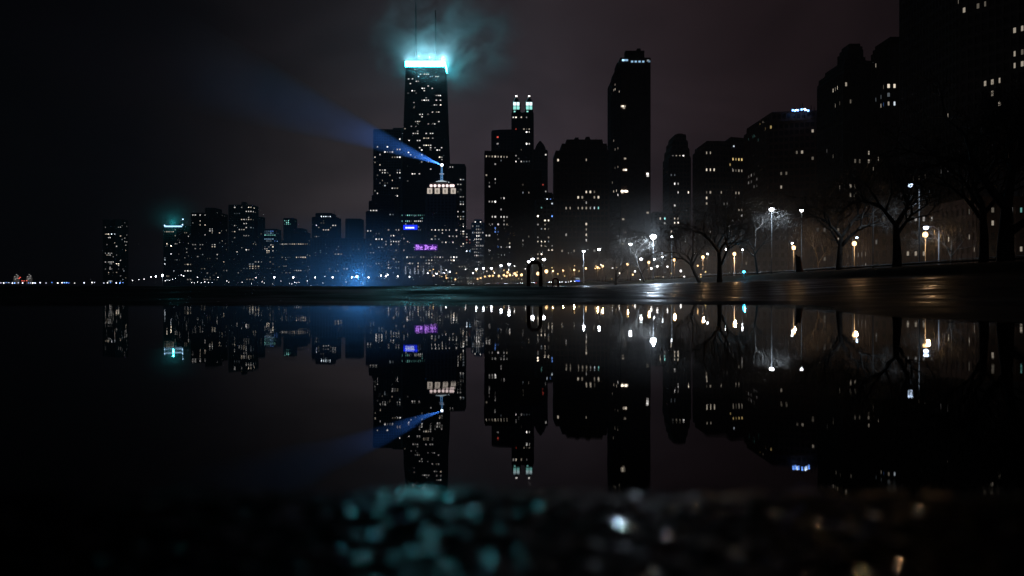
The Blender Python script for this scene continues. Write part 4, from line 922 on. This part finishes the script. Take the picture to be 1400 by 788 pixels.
no = N.new('ShaderNodeTexNoise'); no.inputs['Scale'].default_value = 5; no.inputs['Detail'].default_value = 6; no.inputs['Distortion'].default_value = .6
mp = N.new('ShaderNodeMapping'); mp.inputs['Scale'].default_value = (1, 1, 2); L.new(dirn, mp.inputs['Vector']); L.new(mp.outputs[0], no.inputs['Vector'])
mr = N.new('ShaderNodeMapRange'); mr.inputs[1].default_value = .3; mr.inputs[2].default_value = .7; mr.inputs[3].default_value = .72; mr.inputs[4].default_value = 1.25; L.new(no.outputs['Fac'], mr.inputs[0])
n = N.new('ShaderNodeVectorMath'); n.operation = 'SCALE'; L.new(acc, n.inputs[0]); L.new(mr.outputs[0], n.inputs['Scale']); acc = n.outputs['Vector']
acc = vm('ADD', acc, (.0003, .0002, .0004))
sky = N.new('ShaderNodeTexSky'); sky.sky_type = 'NISHITA'; sky.sun_disc = False; sky.sun_elevation = math.radians(14); sky.sun_rotation = math.radians(200)
n = N.new('ShaderNodeVectorMath'); n.operation = 'SCALE'; L.new(sky.outputs[0], n.inputs[0]); n.inputs['Scale'].default_value = .00004
acc = vm('ADD', acc, n.outputs['Vector'])
L.new(acc, bg.inputs['Color']); bg.inputs['Strength'].default_value = .86
s = bpy.data.lights.new('sky_glow_fill', 'SUN'); s.energy = .004; s.angle = math.radians(12); s.color = (.8, .85, 1)  # faint added lamp standing in for sky glow
so = bpy.data.objects.new('sky_glow_fill', s); COL.objects.link(so); so.rotation_euler = (math.radians(76), 0, math.radians(20))

def volume(name, col, dens, aniso=0.0, noise_=None):
    m = bpy.data.materials.new(name); m.use_nodes = True; nt = m.node_tree; N, L = nt.nodes, nt.links
    m.cycles.volume_sampling = 'EQUIANGULAR'
    for n in list(N):
        if n.type != 'OUTPUT_MATERIAL': N.remove(n)
    v = N.new('ShaderNodeVolumePrincipled'); v.inputs['Color'].default_value = (*col, 1); v.inputs['Density'].default_value = dens; v.inputs['Anisotropy'].default_value = aniso
    L.new(v.outputs[0], N['Material Output'].inputs['Volume'])
    if noise_:
        sc3, thr, pw = noise_
        tc = N.new('ShaderNodeTexCoord')
        n = N.new('ShaderNodeTexNoise'); n.inputs['Scale'].default_value = sc3; n.inputs['Detail'].default_value = 4; n.inputs['Distortion'].default_value = .8
        L.new(tc.outputs['Object'], n.inputs['Vector'])
        ln = N.new('ShaderNodeVectorMath'); ln.operation = 'LENGTH'; L.new(tc.outputs['Object'], ln.inputs[0])
        def m2(op, a, b_):
            q = N.new('ShaderNodeMath'); q.operation = op
            for i, x in enumerate((a, b_)):
                if isinstance(x, (int, float)): q.inputs[i].default_value = x
                else: L.new(x, q.inputs[i])
            return q.outputs[0]
        fall = m2('MAXIMUM', m2('SUBTRACT', 1.0, ln.outputs['Value']), 0)       # object space radius one
        a = m2('MAXIMUM', m2('SUBTRACT', n.outputs['Fac'], thr), 0)
        L.new(m2('MULTIPLY', m2('MULTIPLY', a, m2('POWER', fall, pw)), dens), v.inputs['Density'])
    return m
mb = MB(); mb.abox(-3150, -310, -4, 3150, 3200, 470)
link('haze', mb.data('haze', volume('night_haze', (.9, .92, 1), .0001)), kind='stuff', label='thin night haze over the lake and city')
def blob(name, c, s, m, label):
    bm = bmesh.new(); bmesh.ops.create_icosphere(bm, subdivisions=4, radius=1.0); me = bpy.data.meshes.new(name); bm.to_mesh(me); bm.free()
    me.materials.append(m); ob = link(name, me, None, c, kind='stuff', label=label); ob.scale = s; return ob
blob('low_mist', (-140, 780, 0), (255, 150, 80), volume('low_mist_air', (.9, .93, 1), .02, 0, (2.2, .15, 1.3)), 'low mist lit blue along the far shore')
blob('low_mist', (42, 190, 2), (70, 130, 20), volume('low_mist_near', (.95, .93, .9), .0042, 0, (2.2, .15, .8)), 'low mist round the park lamps')
blob('low_mist', (10, 560, 0), (150, 330, 45), volume('low_mist_park', (.95, .93, .9), .02, 0, (2.2, .15, 1.3)), 'low mist over the shore drive')
c_ = pos(612, 55, DH + 10)
blob('steam_cloud', c_, (120, 60, 98), volume('steam', (.92, .96, 1), .15, 0.0, (2.4, .46, 1.1)), 'steam cloud drifting round the glowing tower top')
blob('cloud_wisp', pos(236, 292, 1500), (75, 50, 48), volume('teal_cloud', (.9, .96, 1), .022, 0, (1.6, .2, 1.5)), 'small cloud lit teal above the blue banded tower')
# light of the crown on the steam
for x, y, p_ in ((557, 80, 1), (573, 77, 1), (589, 77, 1), (606, 80, 1)):
    lamp_light(pos(x, y, DH + 2), (.42, .84, 1), 40000, 1.5)
lamp_light(pos(237, 305, 1496), (.03, .75, .8), 14000, 1.5)
# blue floodlight on the far shore
lamp_light(pos(490, 380, 745), (.06, .37, 1), 78000, 3.0)
# beacon beam
tgt = pos(330, 118, 820)
l = bpy.data.lights.new('beacon', 'SPOT'); l.energy = 1.4e6; l.spot_size = math.radians(17); l.spot_blend = .5; l.color = (.06, .26, 1); l.shadow_soft_size = .5
lo = bpy.data.objects.new('beacon', l); COL.objects.link(lo); src = pos(603.5, 225.5, DP + 11); lo.location = src
dv = (tgt - src); lo.rotation_euler = dv.to_track_quat('-Z', 'Y').to_euler()
mb = MB(); n_ = dv.normalized(); L_ = 360; mb.tube([src + n_ * 1.0, src + n_ * L_], [.5, math.tan(math.radians(8.5)) * L_], 24)  # cone of extra mist added so that the beam shows
bm_ = volume('added_beam_mist', (.9, .95, 1), .006)
nt = bm_.node_tree; N, L = nt.nodes, nt.links; v = [n for n in N if n.type == 'PRINCIPLED_VOLUME'][0]
tc = N.new('ShaderNodeTexCoord'); ln = N.new('ShaderNodeVectorMath'); ln.operation = 'LENGTH'; L.new(tc.outputs['Object'], ln.inputs[0])
mr = N.new('ShaderNodeMapRange'); mr.interpolation_type = 'SMOOTHSTEP'; mr.inputs[1].default_value = 0; mr.inputs[2].default_value = L_ - 8; mr.inputs[3].default_value = .012; mr.inputs[4].default_value = 0
L.new(ln.outputs['Value'], mr.inputs[0])
nz = N.new('ShaderNodeTexNoise'); nz.inputs['Scale'].default_value = .022; nz.inputs['Detail'].default_value = 4; L.new(tc.outputs['Object'], nz.inputs['Vector'])
m3 = N.new('ShaderNodeMapRange'); m3.inputs[1].default_value = .3; m3.inputs[2].default_value = .7; m3.inputs[3].default_value = .4; m3.inputs[4].default_value = 1.5; L.new(nz.outputs['Fac'], m3.inputs[0])
mu = N.new('ShaderNodeMath'); mu.operation = 'MULTIPLY'; L.new(mr.outputs[0], mu.inputs[0]); L.new(m3.outputs[0], mu.inputs[1]); L.new(mu.outputs[0], v.inputs['Density'])
link('light_beam', mb.data('light_beam', bm_, src), loc=src, kind='stuff', label='blue beacon beam in an added cone of mist')

# ------------------------------------------------------------------ camera and render
cam = bpy.data.cameras.new('camera'); co = bpy.data.objects.new('camera', cam); COL.objects.link(co)
co.location = (0, 0, H); co.rotation_euler = (math.radians(90), 0, 0)
cam.lens = 36 * F / 1400; cam.sensor_width = 36; cam.clip_start = .02; cam.clip_end = 20000
cam.dof.use_dof = True; cam.dof.focus_distance = 400; cam.dof.aperture_fstop = 1.6; cam.dof.aperture_blades = 0
sc.camera = co
sc.render.engine = 'CYCLES'; c = sc.cycles
c.use_denoising = True; c.use_adaptive_sampling = True; c.adaptive_threshold = .01
c.max_bounces = 5; c.diffuse_bounces = 1; c.glossy_bounces = 3; c.volume_bounces = 0; c.transmission_bounces = 2; c.transparent_max_bounces = 8
c.sample_clamp_indirect = 6; c.caustics_reflective = True; c.volume_step_rate = 1; c.volume_max_steps = 128; c.use_light_tree = True
sc.view_settings.view_transform = 'Standard'; sc.view_settings.look = 'None'; sc.view_settings.exposure = 0; sc.view_settings.gamma = 1
